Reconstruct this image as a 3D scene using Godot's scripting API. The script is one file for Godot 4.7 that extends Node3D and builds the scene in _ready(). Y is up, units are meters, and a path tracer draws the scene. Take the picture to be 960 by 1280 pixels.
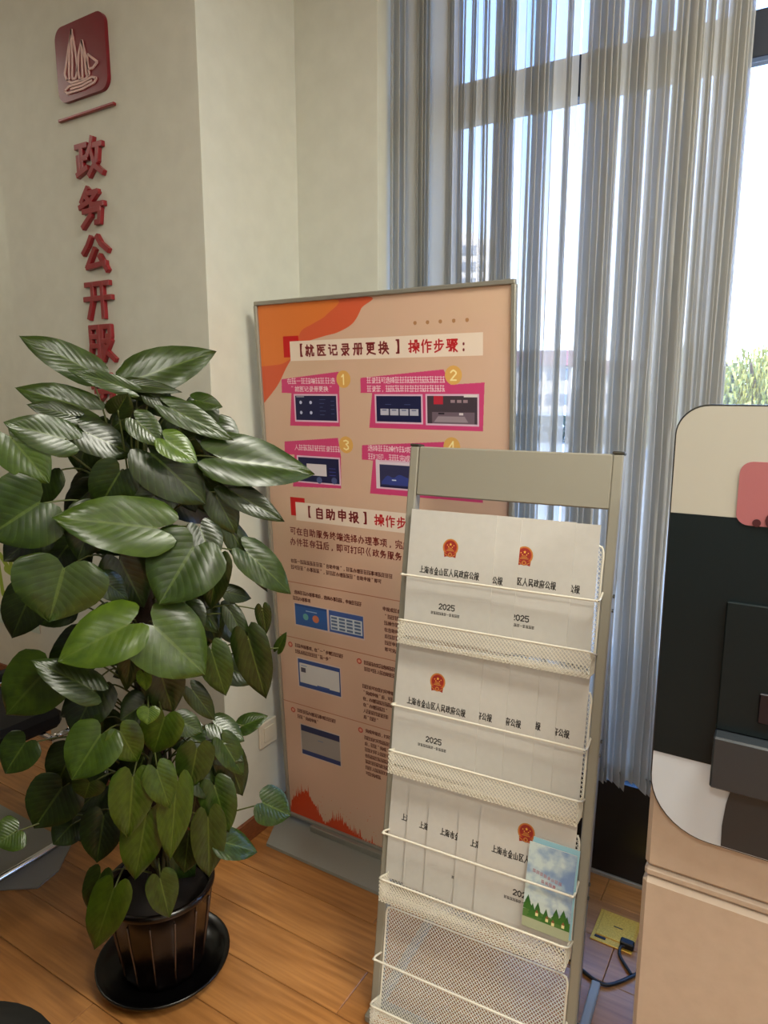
extends Node3D
# Corner of a service hall by a tall window: a printed display stand, a leaning wire
# magazine rack with bulletins, a potted pothos, a self-service kiosk, a sheer curtain.

const FOCAL := 860.0
const EYE := Vector3(0, 1.5, 0)
const PITCH := 9.9
const YAW := 31.4
const CEIL := 3.0
const WALL_Z := -1.906
const PILLAR_Z := -1.48
const SIDE_X := -1.495

var rng := RandomNumberGenerator.new()
var taken := {}
var G := {}
var M := {}

func _ready() -> void:
	rng.seed = 4711
	camera_and_light()
	make_glyphs()
	make_materials()
	room_shell()
	window_wall()
	outside()
	curtains()
	wall_inscription()
	poster_stand()
	magazine_rack()
	plant()
	kiosk()
	small_things()

# ------------------------------------------------------------------ camera, sky, lamps
func camera_and_light() -> void:
	var cam := Camera3D.new()
	cam.name = "camera"
	cam.fov = rad_to_deg(2.0 * atan(640.0 / FOCAL))
	cam.near = 0.05
	cam.far = 900.0
	cam.position = EYE
	cam.rotation_degrees = Vector3(-PITCH, YAW, 0)
	cam.current = true
	add_child(cam)
	var we := WorldEnvironment.new()
	we.name = "world_environment"
	var env := Environment.new()
	env.background_mode = Environment.BG_SKY
	var sky := Sky.new()
	var sm := ProceduralSkyMaterial.new()
	sm.sky_top_color = Color(0.44, 0.65, 0.97)
	sm.sky_horizon_color = Color(0.88, 0.935, 1.0)
	sm.sky_curve = 0.16
	sm.sky_energy_multiplier = 2.7
	sm.ground_bottom_color = Color(0.42, 0.43, 0.38)
	sm.ground_horizon_color = Color(0.62, 0.64, 0.6)
	sm.ground_energy_multiplier = 1.0
	sky.sky_material = sm
	env.sky = sky
	env.tonemap_mode = Environment.TONE_MAPPER_LINEAR
	env.tonemap_exposure = 1.0
	env.sdfgi_enabled = true
	env.ssao_enabled = true
	env.ssil_enabled = true
	we.environment = env
	add_child(we)
	var sun := DirectionalLight3D.new()
	sun.name = "sun"
	sun.rotation_degrees = Vector3(-48, 28, 0)
	sun.light_color = Color(1.0, 0.95, 0.86)
	sun.light_energy = 4.0
	sun.light_angular_distance = 0.5
	sun.shadow_enabled = true
	sun.sky_mode = DirectionalLight3D.SKY_MODE_LIGHT_ONLY
	add_child(sun)

func ray(px: float, py: float) -> Vector3:
	var b := Basis.from_euler(Vector3(deg_to_rad(-PITCH), deg_to_rad(YAW), 0))
	return b * Vector3((px - 480.0) / FOCAL, -(py - 640.0) / FOCAL, -1.0)

func on_plane(px: float, py: float, p: Vector3, n: Vector3) -> Vector3:
	var d := ray(px, py)
	return EYE + d * ((p - EYE).dot(n) / d.dot(n))

# ------------------------------------------------------------------ bookkeeping
func numbered(called: String) -> String:
	if not taken.has(called):
		taken[called] = 0
		return called
	taken[called] += 1
	return "%s_%03d" % [called, taken[called]]

func tag(o: Node, label := "", category := "", group := "", kind := "") -> void:
	if label: o.set_meta("label", label)
	if category: o.set_meta("category", category)
	if group: o.set_meta("group", group)
	if kind: o.set_meta("kind", kind)

func thing(called: String, label: String, category: String, at := Vector3.ZERO, turn := 0.0, group := "") -> Node3D:
	var o := Node3D.new()
	o.name = numbered(called)
	add_child(o)
	o.position = at
	o.rotation.y = turn
	tag(o, label, category, group)
	return o

func put(mesh: Mesh, called: String, m: Material, parent: Node = null, at := Vector3.ZERO) -> MeshInstance3D:
	var o := MeshInstance3D.new()
	o.mesh = mesh
	o.material_override = m
	o.position = at
	if parent == null:
		o.name = numbered(called)
		add_child(o)
	else:
		o.name = called
		parent.add_child(o, true)
	return o

func struct(mesh: Mesh, called: String, m: Material, at := Vector3.ZERO) -> MeshInstance3D:
	var o := put(mesh, called, m, null, at)
	o.set_meta("kind", "structure")
	return o

# ------------------------------------------------------------------ mesh helpers
func start(flat := true) -> SurfaceTool:
	var st := SurfaceTool.new()
	st.begin(Mesh.PRIMITIVE_TRIANGLES)
	st.set_smooth_group(-1 if flat else 0)
	return st

func done(st: SurfaceTool) -> ArrayMesh:
	st.generate_normals()
	return st.commit()

func tri(st: SurfaceTool, a: Vector3, b: Vector3, c: Vector3) -> void:
	st.add_vertex(a); st.add_vertex(b); st.add_vertex(c)

# a b c d run clockwise as seen from the front
func quad(st: SurfaceTool, a: Vector3, b: Vector3, c: Vector3, d: Vector3) -> void:
	tri(st, a, b, c); tri(st, a, c, d)

# a box with chamfered edges, centred on the transform
func bevel_box(st: SurfaceTool, t: Transform3D, size: Vector3, bev := 0.002) -> void:
	var h := size * 0.5
	var b := minf(bev, minf(h.x, minf(h.y, h.z)) * 0.6)
	var f := func(s: Vector3, ax: int) -> Vector3:
		var v := Vector3(s.x * (h.x - b), s.y * (h.y - b), s.z * (h.z - b))
		v[ax] = s[ax] * h[ax]
		return t * v
	for ax in 3:
		var u := (ax + 1) % 3
		var w := (ax + 2) % 3
		for sg in [-1.0, 1.0]:
			var q: Array[Vector3] = []
			for c in [[-1, -1], [1, -1], [1, 1], [-1, 1]]:
				var s := Vector3.ZERO
				s[ax] = sg; s[u] = c[0]; s[w] = c[1]
				q.append(f.call(s, ax))
			if sg > 0: quad(st, q[0], q[3], q[2], q[1])
			else: quad(st, q[0], q[1], q[2], q[3])
	for ax in 3:
		var u := (ax + 1) % 3
		var w := (ax + 2) % 3
		for su in [-1.0, 1.0]:
			for sw in [-1.0, 1.0]:
				var s0 := Vector3.ZERO
				s0[ax] = -1; s0[u] = su; s0[w] = sw
				var s1 := s0
				s1[ax] = 1
				var a: Vector3 = f.call(s0, u)
				var bb: Vector3 = f.call(s1, u)
				var c: Vector3 = f.call(s1, w)
				var d: Vector3 = f.call(s0, w)
				if su * sw > 0: quad(st, a, bb, c, d)
				else: quad(st, a, d, c, bb)
	for sx in [-1.0, 1.0]:
		for sy in [-1.0, 1.0]:
			for sz in [-1.0, 1.0]:
				var s := Vector3(sx, sy, sz)
				var a: Vector3 = f.call(s, 0)
				var bb: Vector3 = f.call(s, 1)
				var c: Vector3 = f.call(s, 2)
				if sx * sy * sz > 0: tri(st, a, c, bb)
				else: tri(st, a, bb, c)

func box(size: Vector3, bev := 0.002) -> ArrayMesh:
	var st := start()
	bevel_box(st, Transform3D(), size, bev)
	return done(st)

# box between two corners, as a mesh around its own middle, added at its place
func block(lo: Vector3, hi: Vector3, called: String, m: Material, parent: Node = null, bev := 0.002) -> MeshInstance3D:
	return put(box((hi - lo).abs(), bev), called, m, parent, (lo + hi) * 0.5)

func wall_block(lo: Vector3, hi: Vector3, called: String, m: Material) -> MeshInstance3D:
	return struct(box((hi - lo).abs(), 0.001), called, m, (lo + hi) * 0.5)

func bar(st: SurfaceTool, a: Vector3, b: Vector3, w: float, d: float, side := Vector3.UP, bev := 0.0005) -> void:
	var y := (b - a).normalized()
	var x := side.cross(y)
	if x.length() < 0.001: x = Vector3.RIGHT.cross(y)
	x = x.normalized()
	var z := x.cross(y).normalized()
	bevel_box(st, Transform3D(Basis(x, y, z), (a + b) * 0.5), Vector3(w, a.distance_to(b), d), bev)

func tube(st: SurfaceTool, pts: PackedVector3Array, r0: float, r1 := -1.0, sides := 6, caps := true) -> void:
	if r1 < 0: r1 = r0
	var n := pts.size()
	var prev := Vector3.ZERO
	var rings := []
	for i in n:
		var t := (pts[mini(i + 1, n - 1)] - pts[maxi(i - 1, 0)]).normalized()
		var x: Vector3
		if i == 0:
			x = t.cross(Vector3.UP if absf(t.y) < 0.9 else Vector3.RIGHT).normalized()
		else:
			x = (prev - t * prev.dot(t)).normalized()
		prev = x
		var y := t.cross(x)
		var r := lerpf(r0, r1, float(i) / (n - 1))
		var ring := PackedVector3Array()
		for k in sides:
			var a := TAU * k / sides
			ring.append(pts[i] + (x * cos(a) + y * sin(a)) * r)
		rings.append(ring)
	for i in n - 1:
		for k in sides:
			var l := (k + 1) % sides
			quad(st, rings[i][k], rings[i + 1][k], rings[i + 1][l], rings[i][l])
	if caps:
		for k in sides:
			var l := (k + 1) % sides
			tri(st, pts[0], rings[0][k], rings[0][l])
			tri(st, pts[n - 1], rings[n - 1][l], rings[n - 1][k])

func spline(pts: Array, steps := 6) -> PackedVector3Array:
	var out := PackedVector3Array()
	for i in pts.size() - 1:
		var p0: Vector3 = pts[maxi(i - 1, 0)]
		var p1: Vector3 = pts[i]
		var p2: Vector3 = pts[i + 1]
		var p3: Vector3 = pts[mini(i + 2, pts.size() - 1)]
		for k in steps:
			out.append(p1.cubic_interpolate(p2, p0, p3, float(k) / steps))
	out.append(pts[-1])
	return out

# profile of (radius, height) turned about y
func lathe(st: SurfaceTool, prof: PackedVector2Array, sides := 32, at := Vector3.ZERO) -> void:
	for i in prof.size() - 1:
		for k in sides:
			var a := TAU * k / sides
			var b := TAU * (k + 1) / sides
			var p := at + Vector3(cos(a) * prof[i].x, prof[i].y, sin(a) * prof[i].x)
			var q := at + Vector3(cos(b) * prof[i].x, prof[i].y, sin(b) * prof[i].x)
			var r := at + Vector3(cos(b) * prof[i + 1].x, prof[i + 1].y, sin(b) * prof[i + 1].x)
			var s := at + Vector3(cos(a) * prof[i + 1].x, prof[i + 1].y, sin(a) * prof[i + 1].x)
			if prof[i].x > 0.0001: tri(st, p, q, r)
			if prof[i + 1].x > 0.0001: tri(st, p, r, s)

# outline (x, y) given an extent in depth, front at +z
func prism(st: SurfaceTool, pts: PackedVector2Array, z0: float, z1: float, t := Transform3D()) -> void:
	var idx := Geometry2D.triangulate_polygon(pts)
	for i in range(0, idx.size(), 3):
		var a := pts[idx[i]]
		var b := pts[idx[i + 1]]
		var c := pts[idx[i + 2]]
		if (b - a).cross(c - a) > 0:
			var sw := b
			b = c
			c = sw
		tri(st, t * Vector3(a.x, a.y, z1), t * Vector3(b.x, b.y, z1), t * Vector3(c.x, c.y, z1))
		tri(st, t * Vector3(a.x, a.y, z0), t * Vector3(c.x, c.y, z0), t * Vector3(b.x, b.y, z0))
	var cw := Geometry2D.is_polygon_clockwise(pts)
	for i in pts.size():
		var p := pts[i]
		var q := pts[(i + 1) % pts.size()]
		if cw:
			var sw := p
			p = q
			q = sw
		quad(st, t * Vector3(p.x, p.y, z0), t * Vector3(p.x, p.y, z1), t * Vector3(q.x, q.y, z1), t * Vector3(q.x, q.y, z0))

func rounded(x0: float, y0: float, x1: float, y1: float, r: Array, steps := 7) -> PackedVector2Array:
	# radii: lower left, lower right, upper right, upper left
	var out := PackedVector2Array()
	var c := [Vector2(x0 + r[0], y0 + r[0]), Vector2(x1 - r[1], y0 + r[1]), Vector2(x1 - r[2], y1 - r[2]), Vector2(x0 + r[3], y1 - r[3])]
	for k in 4:
		for i in steps + 1:
			var a := PI + PI * 0.5 * (k + float(i) / steps)
			out.append(c[k] + Vector2(cos(a), sin(a)) * float(r[k]))
			if r[k] < 0.0001: break
	return out

# a flat picture with uv 0..1: a top left, b top right, c bottom right, d bottom left
func picture(a: Vector3, b: Vector3, c: Vector3, d: Vector3) -> ArrayMesh:
	var st := SurfaceTool.new()
	st.begin(Mesh.PRIMITIVE_TRIANGLES)
	var n := (d - a).cross(b - a).normalized()
	var v := [a, b, c, a, c, d]
	var uv := [Vector2(0, 0), Vector2(1, 0), Vector2(1, 1), Vector2(0, 0), Vector2(1, 1), Vector2(0, 1)]
	for i in 6:
		st.set_normal(n)
		st.set_uv(uv[i])
		st.add_vertex(v[i])
	return st.commit()

# ------------------------------------------------------------------ materials
func mat(c: Color, rough := 0.6, metal := 0.0, spec := 0.5) -> StandardMaterial3D:
	var m := StandardMaterial3D.new()
	m.albedo_color = c
	m.roughness = rough
	m.metallic = metal
	m.metallic_specular = spec
	return m

func noise_tex(freq: float, lo: Color, hi: Color, seed_n: int, size := 512, octaves := 4, kind := FastNoiseLite.TYPE_SIMPLEX_SMOOTH) -> NoiseTexture2D:
	var n := FastNoiseLite.new()
	n.seed = seed_n
	n.noise_type = kind
	n.frequency = freq
	n.fractal_octaves = octaves
	var t := NoiseTexture2D.new()
	t.width = size
	t.height = size
	t.seamless = true
	t.noise = n
	var g := Gradient.new()
	g.set_color(0, lo)
	g.set_color(1, hi)
	t.color_ramp = g
	return t

func tri_mat(tex: Texture2D, scale: Vector3, rough: float, bump := 0.0, offset := Vector3.ZERO) -> StandardMaterial3D:
	var m := StandardMaterial3D.new()
	m.albedo_texture = tex
	m.uv1_triplanar = true
	m.uv1_world_triplanar = true
	m.uv1_scale = scale
	m.uv1_offset = offset
	m.roughness = rough
	if bump > 0.0:
		m.heightmap_enabled = true
		m.heightmap_scale = bump
		m.heightmap_texture = tex
	return m

func make_materials() -> void:
	M.wall = tri_mat(noise_tex(0.03, Color(0.775, 0.775, 0.73), Color(0.805, 0.805, 0.76), 3), Vector3.ONE * 0.7, 0.75, 0.02)
	M.ceiling = mat(Color(0.9, 0.89, 0.86), 0.9)
	M.white_frame = mat(Color(0.85, 0.86, 0.86), 0.5)
	M.black_stone = tri_mat(noise_tex(0.02, Color(0.02, 0.021, 0.023), Color(0.05, 0.05, 0.052), 5), Vector3.ONE * 1.5, 0.28)
	M.dark_frame = mat(Color(0.10, 0.11, 0.14), 0.4, 0.2)
	M.skirting = tri_mat(noise_tex(0.02, Color(0.40, 0.215, 0.12), Color(0.52, 0.30, 0.17), 8), Vector3(0.6, 12, 4), 0.45)
	M.red = mat(Color(0.52, 0.05, 0.10), 0.3)
	M.red.clearcoat_enabled = true
	M.red.clearcoat = 0.5
	M.red_tile = mat(Color(0.44, 0.045, 0.11), 0.35)
	M.logo_line = mat(Color(0.80, 0.66, 0.64), 0.5)
	M.alu = mat(Color(0.62, 0.61, 0.57), 0.38, 0.55)
	M.steel_plate = tri_mat(noise_tex(0.2, Color(0.52, 0.52, 0.49), Color(0.57, 0.57, 0.54), 9), Vector3.ONE * 3.0, 0.5)
	M.rack = tri_mat(noise_tex(0.3, Color(0.53, 0.515, 0.465), Color(0.56, 0.545, 0.495), 10), Vector3.ONE * 4.0, 0.42)
	M.wire = mat(Color(0.86, 0.84, 0.78), 0.4)
	M.paper_edge = mat(Color(0.84, 0.82, 0.79), 0.8)
	M.brass = tri_mat(noise_tex(0.05, Color(0.80, 0.60, 0.20), Color(0.93, 0.76, 0.33), 12), Vector3.ONE * 6.0, 0.35)
	M.brass.metallic = 0.35
	M.cord = mat(Color(0.045, 0.035, 0.03), 0.5)
	M.kiosk = tri_mat(noise_tex(0.04, Color(0.70, 0.625, 0.555), Color(0.73, 0.655, 0.585), 14), Vector3.ONE * 1.2, 0.5)
	M.kiosk_dark_edge = mat(Color(0.12, 0.12, 0.11), 0.4)
	M.kiosk_cream = mat(Color(0.68, 0.67, 0.63), 0.22)
	M.kiosk_black = mat(Color(0.085, 0.115, 0.125), 0.22, 0.0, 0.3)
	M.kiosk_grey = mat(Color(0.16, 0.18, 0.20), 0.35)
	M.kiosk_white = mat(Color(0.74, 0.77, 0.81), 0.3)
	M.kiosk_pink = mat(Color(0.62, 0.37, 0.385), 0.3)
	M.pot = tri_mat(noise_tex(0.02, Color(0.025, 0.010, 0.009), Color(0.062, 0.028, 0.022), 16), Vector3.ONE * 3.0, 0.22)
	M.pot_rib = mat(Color(0.30, 0.22, 0.17), 0.25)
	M.saucer = mat(Color(0.022, 0.018, 0.018), 0.25)
	M.soil = tri_mat(noise_tex(0.08, Color(0.05, 0.035, 0.025), Color(0.13, 0.09, 0.06), 17), Vector3.ONE * 8.0, 0.95, 0.5)
	M.coir = tri_mat(noise_tex(0.09, Color(0.10, 0.065, 0.04), Color(0.24, 0.17, 0.10), 18), Vector3(8, 3, 8), 0.95, 0.4)
	M.stem = mat(Color(0.30, 0.33, 0.15), 0.5)
	M.vine = mat(Color(0.20, 0.21, 0.10), 0.6)
	M.chair_black = tri_mat(noise_tex(0.4, Color(0.02, 0.02, 0.026), Color(0.045, 0.045, 0.055), 20), Vector3.ONE * 12.0, 0.8)
	M.chrome = mat(Color(0.80, 0.80, 0.80), 0.12, 1.0)
	M.stool = tri_mat(noise_tex(0.3, Color(0.05, 0.05, 0.04), Color(0.08, 0.078, 0.065), 21), Vector3.ONE * 10.0, 0.7)
	M.switch = mat(Color(0.84, 0.81, 0.74), 0.35)
	M.screw = mat(Color(0.30, 0.29, 0.26), 0.4, 0.6)
	M.lamp = mat(Color(0.95, 0.95, 0.95), 0.5)
	M.lamp.emission_enabled = true
	M.lamp.emission = Color(1.0, 0.95, 0.86)
	M.lamp.emission_energy_multiplier = 1.5
	# sheer voile: lets part of the view and of the daylight through
	M.voile = mat(Color(0.72, 0.715, 0.69, 0.78), 0.9, 0.0, 0.2)
	M.voile.transparency = BaseMaterial3D.TRANSPARENCY_ALPHA
	M.voile.cull_mode = BaseMaterial3D.CULL_DISABLED
	M.voile.backlight_enabled = true
	M.voile.backlight = Color(0.55, 0.55, 0.53)
	M.glass = mat(Color(0.95, 0.98, 1.0, 0.06), 0.02)
	M.glass.transparency = BaseMaterial3D.TRANSPARENCY_ALPHA
	# floor boards, a few tones of one grain
	M.boards = []
	for k in 5:
		var t: float = [0.0, 0.03, -0.03, 0.015, -0.015][k]
		var g := noise_tex(0.012, Color(0.54 + t, 0.345 + t * 0.8, 0.17 + t * 0.5), Color(0.72 + t, 0.50 + t * 0.8, 0.275 + t * 0.5), 30 + k, 512, 5)
		var m := tri_mat(g, Vector3(0.4, 1, 7.0), 0.36, 0.0, Vector3(0.23 * k, 0, 0.37 * k))
		m.clearcoat_enabled = true
		m.clearcoat = 0.25
		m.clearcoat_roughness = 0.3
		M.boards.append(m)
	M.subfloor = mat(Color(0.16, 0.10, 0.06), 0.9)

# ------------------------------------------------------------------ room shell
func room_shell() -> void:
	var fl := wall_block(Vector3(-4.3, -0.12, -2.05), Vector3(2.7, -0.012, 3.7), "floor", M.subfloor)
	# boards run along the window wall, ends staggered from row to row
	var wide := 0.145
	var long := 1.3
	var whole := box(Vector3(long - 0.0015, 0.012, wide - 0.0015), 0.0012)
	var z := -2.045
	var row := 0
	while z < 3.65:
		var x := -4.3 - fmod(row * 0.47, 1.0) * long
		while x < 2.7:
			var a := maxf(x, -4.3)
			var b := minf(x + long, 2.7)
			if b - a > 0.05:
				var mesh: ArrayMesh = whole if b - a > long - 0.001 else box(Vector3(b - a - 0.0015, 0.012, wide - 0.0015), 0.0012)
				var mi := put(mesh, "plank", M.boards[rng.randi() % 5], fl)
				mi.position = Vector3((a + b) * 0.5, -0.006, z + wide * 0.5) - fl.position
			x += long
		z += wide
		row += 1
	wall_block(Vector3(-4.4, CEIL, -2.5), Vector3(2.8, CEIL + 0.15, 3.8), "ceiling", M.ceiling)
	wall_block(Vector3(-4.5, 0, -2.2), Vector3(-4.3, CEIL, 3.8), "wall_left", M.wall)
	wall_block(Vector3(2.7, 0, -2.2), Vector3(2.9, CEIL, 3.8), "wall_right", M.wall)
	wall_block(Vector3(-4.5, 0, 3.7), Vector3(2.9, CEIL, 3.9), "wall_front", M.wall)
	wall_block(Vector3(-4.3, 0, -2.2), Vector3(-1.186, CEIL, WALL_Z), "wall_back", M.wall)
	wall_block(Vector3(-2.452, 0, WALL_Z), Vector3(SIDE_X, CEIL, PILLAR_Z), "wall_pillar", M.wall)
	wall_block(Vector3(1.7, 0, -2.2), Vector3(2.7, CEIL, WALL_Z), "wall_back", M.wall)
	# wooden skirting round the pillar and along the wall behind the stand
	wall_block(Vector3(-2.464, 0, PILLAR_Z), Vector3(SIDE_X + 0.012, 0.075, PILLAR_Z + 0.012), "baseboard_pillar", M.skirting)
	wall_block(Vector3(SIDE_X, 0, WALL_Z), Vector3(SIDE_X + 0.012, 0.075, PILLAR_Z), "baseboard_side", M.skirting)
	wall_block(Vector3(SIDE_X + 0.012, 0, WALL_Z), Vector3(-1.186, 0.075, WALL_Z + 0.012), "baseboard_back", M.skirting)
	wall_block(Vector3(-4.3, 0, WALL_Z), Vector3(-2.464, 0.075, WALL_Z + 0.012), "baseboard_left", M.skirting)
	# recessed ceiling panels; each is a glowing face with its light just below it
	for p in [[0.5, -0.7, 5.3], [2.1, -0.6, 6.0], [0.1, 1.2, 4.2], [0.1, 2.7, 2.0], [1.6, 2.7, 2.0]]:
		ceiling_lamp(Vector2(p[0], p[1]), p[2])
	ceiling_lamp(Vector2(-3.5, -0.9), 0.9)

func ceiling_lamp(p: Vector2, power: float) -> void:
	var t := thing("ceiling_light", "square white light panel set into the ceiling", "light", Vector3(p.x, CEIL, p.y), 0.0, "ceiling light panels")
	var st := start()
	for s in [-1.0, 1.0]:
		bevel_box(st, Transform3D(Basis(), Vector3(s * 0.31, -0.008, 0)), Vector3(0.02, 0.016, 0.64))
		bevel_box(st, Transform3D(Basis(), Vector3(0, -0.008, s * 0.31)), Vector3(0.60, 0.016, 0.02))
	put(done(st), "frame", M.white_frame, t)
	put(box(Vector3(0.60, 0.006, 0.60)), "diffuser", M.lamp, t, Vector3(0, -0.005, 0))
	var l := AreaLight3D.new()
	l.name = "panel_light"
	l.area_size = Vector2(0.58, 0.58)
	l.light_color = Color(1.0, 0.985, 0.925)
	l.light_energy = power
	l.shadow_enabled = true
	l.area_range = 12.0
	t.add_child(l)
	l.position = Vector3(0, -0.012, 0)
	l.rotation_degrees = Vector3(-90, 0, 0)

# ------------------------------------------------------------------ window wall
func window_wall() -> void:
	# plaster return left of the glass, black stone plinth and sill below it
	wall_block(Vector3(-1.186, 0, -2.2), Vector3(-1.055, CEIL, -2.10), "wall_return", M.wall)
	wall_block(Vector3(-1.186, 0.012, -2.2), Vector3(1.7, 0.325, -2.015), "trim_1", M.black_stone)
	wall_block(Vector3(-1.186, 0, -2.2), Vector3(1.7, 0.012, -2.008), "trim_2", M.alu)
	wall_block(Vector3(-1.186, 2.92, -2.2), Vector3(1.7, CEIL, -2.08), "trim_3", M.wall)
	var w := Node3D.new()
	w.name = "window_1"
	add_child(w)
	w.set_meta("kind", "structure")
	var z0 := -2.16
	var z1 := -2.10
	block(Vector3(-1.055, 0.325, z0), Vector3(-1.03, 2.92, z1), "window_frame", M.dark_frame, w)
	block(Vector3(1.66, 0.325, z0), Vector3(1.7, 2.92, z1), "window_frame", M.dark_frame, w)
	block(Vector3(-1.03, 0.325, z0), Vector3(1.66, 0.375, z1), "window_frame", M.dark_frame, w)
	block(Vector3(-1.03, 2.88, z0), Vector3(1.66, 2.92, z1), "window_frame", M.dark_frame, w)
	block(Vector3(-1.03, 2.325, z0), Vector3(1.66, 2.435, z1), "transom", M.dark_frame, w)
	block(Vector3(0.30, 0.375, z0), Vector3(0.36, 2.325, z1), "mullion", M.dark_frame, w)
	block(Vector3(0.30, 2.435, z0), Vector3(0.36, 2.88, z1), "mullion", M.dark_frame, w)
	for a in [[-1.03, 0.30], [0.36, 1.66]]:
		block(Vector3(a[0], 0.375, -2.133), Vector3(a[1], 2.325, -2.127), "pane", M.glass, w, 0.0005)
		block(Vector3(a[0], 2.435, -2.133), Vector3(a[1], 2.88, -2.127), "pane", M.glass, w, 0.0005)

# ------------------------------------------------------------------ outside
func far(px: float, py: float, dist: float) -> Vector3:
	var d := ray(px, py)
	return EYE + d * (dist / Vector2(d.x, d.z).length())

func outside() -> void:
	var ground := mat(Color(0.62, 0.61, 0.57), 0.9)
	ground = tri_mat(noise_tex(0.02, Color(0.50, 0.50, 0.46), Color(0.66, 0.65, 0.60), 40), Vector3.ONE * 0.08, 0.95)
	struct(box(Vector3(500, 0.2, 400)), "floor_outside", ground, Vector3(-60, -0.6, -205.0))
	tower()
	low_houses()
	willow(955.0, 428.0, 16.0, 1.05, 51, "sunlit yellow-green willow showing beside the curtain's free edge")
	willow(862.0, 418.0, 22.0, 0.9, 52, "willow seen through the gathered curtain, beside the sunlit one")
	hedge()

func tower() -> void:
	var dist := 140.0
	var a := far(553, 300, dist)
	var b := far(621, 296, dist)
	var t := thing("apartment_tower", "tall pale apartment tower far beyond the window", "building", Vector3(a.x, -0.5, a.z))
	var along := Vector3(b.x - a.x, 0, b.z - a.z)
	var wide := along.length()
	t.rotation.y = -atan2(along.z, along.x)
	var high := a.y + 0.5
	var pale := mat(Color(0.88, 0.82, 0.74), 0.8)
	var pane := mat(Color(0.42, 0.44, 0.47), 0.3)
	put(box(Vector3(wide, high, 14.0), 0.05), "body", pale, t, Vector3(wide * 0.5, high * 0.5, -7.0))
	put(box(Vector3(wide * 0.4, 2.2, 6.0), 0.05), "roof_house", pale, t, Vector3(wide * 0.45, high + 1.1, -7.0))
	var cell := box(Vector3(wide / 11.0, 1.7, 0.3), 0.03)
	var floors := int(high / 3.0)
	for f in floors:
		for c in 6:
			put(cell, "window", pane, t, Vector3(wide * (c + 0.5) / 6.0, high - 2.0 - f * 3.0, 0.08))

func low_houses() -> void:
	var wallm := mat(Color(0.72, 0.68, 0.62), 0.85)
	var roofm := mat(Color(0.42, 0.26, 0.20), 0.85)
	var pane := mat(Color(0.35, 0.38, 0.42), 0.3)
	for h in [[632.0, 716.0, 437.0, 70.0, "long low house with a brown roof beyond the curtain"], [730.0, 800.0, 450.0, 85.0, "pale low house beyond the gathered curtain folds"]]:
		var a := far(h[0], h[2], h[3])
		var b := far(h[1], h[2], h[3])
		var along := Vector3(b.x - a.x, 0, b.z - a.z)
		var wide := along.length()
		var t := thing("low_house", h[4], "building", Vector3(a.x, -0.5, a.z))
		t.rotation.y = -atan2(along.z, along.x)
		var high := a.y + 0.5 - 1.6
		put(box(Vector3(wide, high, 8.0), 0.03), "body", wallm, t, Vector3(wide * 0.5, high * 0.5, -4.0))
		var st := start()
		prism(st, PackedVector2Array([Vector2(0.5, high), Vector2(-8.5, high), Vector2(-4.0, high + 1.7)]), -0.3, wide + 0.3, Transform3D(Basis(Vector3(0, 0, 1), Vector3(0, 1, 0), Vector3(1, 0, 0)), Vector3.ZERO))
		put(done(st), "roof", roofm, t)
		var cell := box(Vector3(0.8, 1.0, 0.2), 0.02)
		for i in 5:
			for f in 2:
				put(cell, "window", pane, t, Vector3(wide * (i + 0.5) / 5.0, 1.3 + f * 2.4, 0.05))

func willow(px: float, py: float, dist: float, radius: float, seed_n: int, label: String) -> void:
	var top := far(px, py, dist)
	var r := RandomNumberGenerator.new()
	r.seed = seed_n
	var t := thing("willow_tree", label, "tree", Vector3(top.x, -0.5, top.z), 0.0, "willows outside the window")
	var high := top.y + 0.5
	var st := start(false)
	tube(st, spline([Vector3(0, 0, 0), Vector3(0.08, high * 0.3, 0.05), Vector3(-0.05, high * 0.62, 0)]), 0.2, 0.1, 8)
	for k in 7:
		var a := TAU * k / 7.0
		tube(st, spline([Vector3(0, high * 0.5, 0), Vector3(cos(a) * 0.5, high * 0.75, sin(a) * 0.5), Vector3(cos(a) * radius * 0.65, high * 0.86, sin(a) * radius * 0.65)], 4), 0.06, 0.02, 5)
	put(done(st), "trunk", mat(Color(0.22, 0.17, 0.12), 0.9), t)
	var leafm := mat(Color(1, 1, 1), 0.6)
	leafm.vertex_color_use_as_albedo = true
	leafm.cull_mode = BaseMaterial3D.CULL_DISABLED
	leafm.backlight_enabled = true
	leafm.backlight = Color(0.5, 0.5, 0.4)
	var lf := SurfaceTool.new()
	lf.begin(Mesh.PRIMITIVE_TRIANGLES)
	for s in 420:
		var a := r.randf() * TAU
		var q := sqrt(r.randf())
		var x := cos(a) * q * radius
		var z := sin(a) * q * radius
		var y0 := high * (1.0 - 0.30 * q * q) - r.randf() * 0.5
		var len := r.randf_range(0.9, 2.3)
		var n := int(len / 0.09)
		var tone := r.randf()
		for i in n:
			var f := float(i) / n
			var p := Vector3(x + cos(a) * 0.25 * f + r.randf_range(-0.05, 0.05), y0 - len * f, z + sin(a) * 0.25 * f + r.randf_range(-0.05, 0.05))
			if p.y < 0.4: break
			var ang := r.randf() * TAU
			var side := Vector3(cos(ang), 0, sin(ang)) * 0.032
			var dn := Vector3(r.randf_range(-0.05, 0.05), -0.17, r.randf_range(-0.05, 0.05))
			var g := 0.8 + 0.4 * tone + r.randf_range(-0.12, 0.12)
			lf.set_color(Color(0.20 * g, 0.205 * g, 0.03 * g))
			lf.set_normal(Vector3(cos(ang + 1.57), 0.4, sin(ang + 1.57)).normalized())
			lf.add_vertex(p - side)
			lf.add_vertex(p + side)
			lf.add_vertex(p + dn)
	var fo := put(lf.commit(), "foliage", leafm, t)
	fo.set_meta("kind", "stuff")

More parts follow.
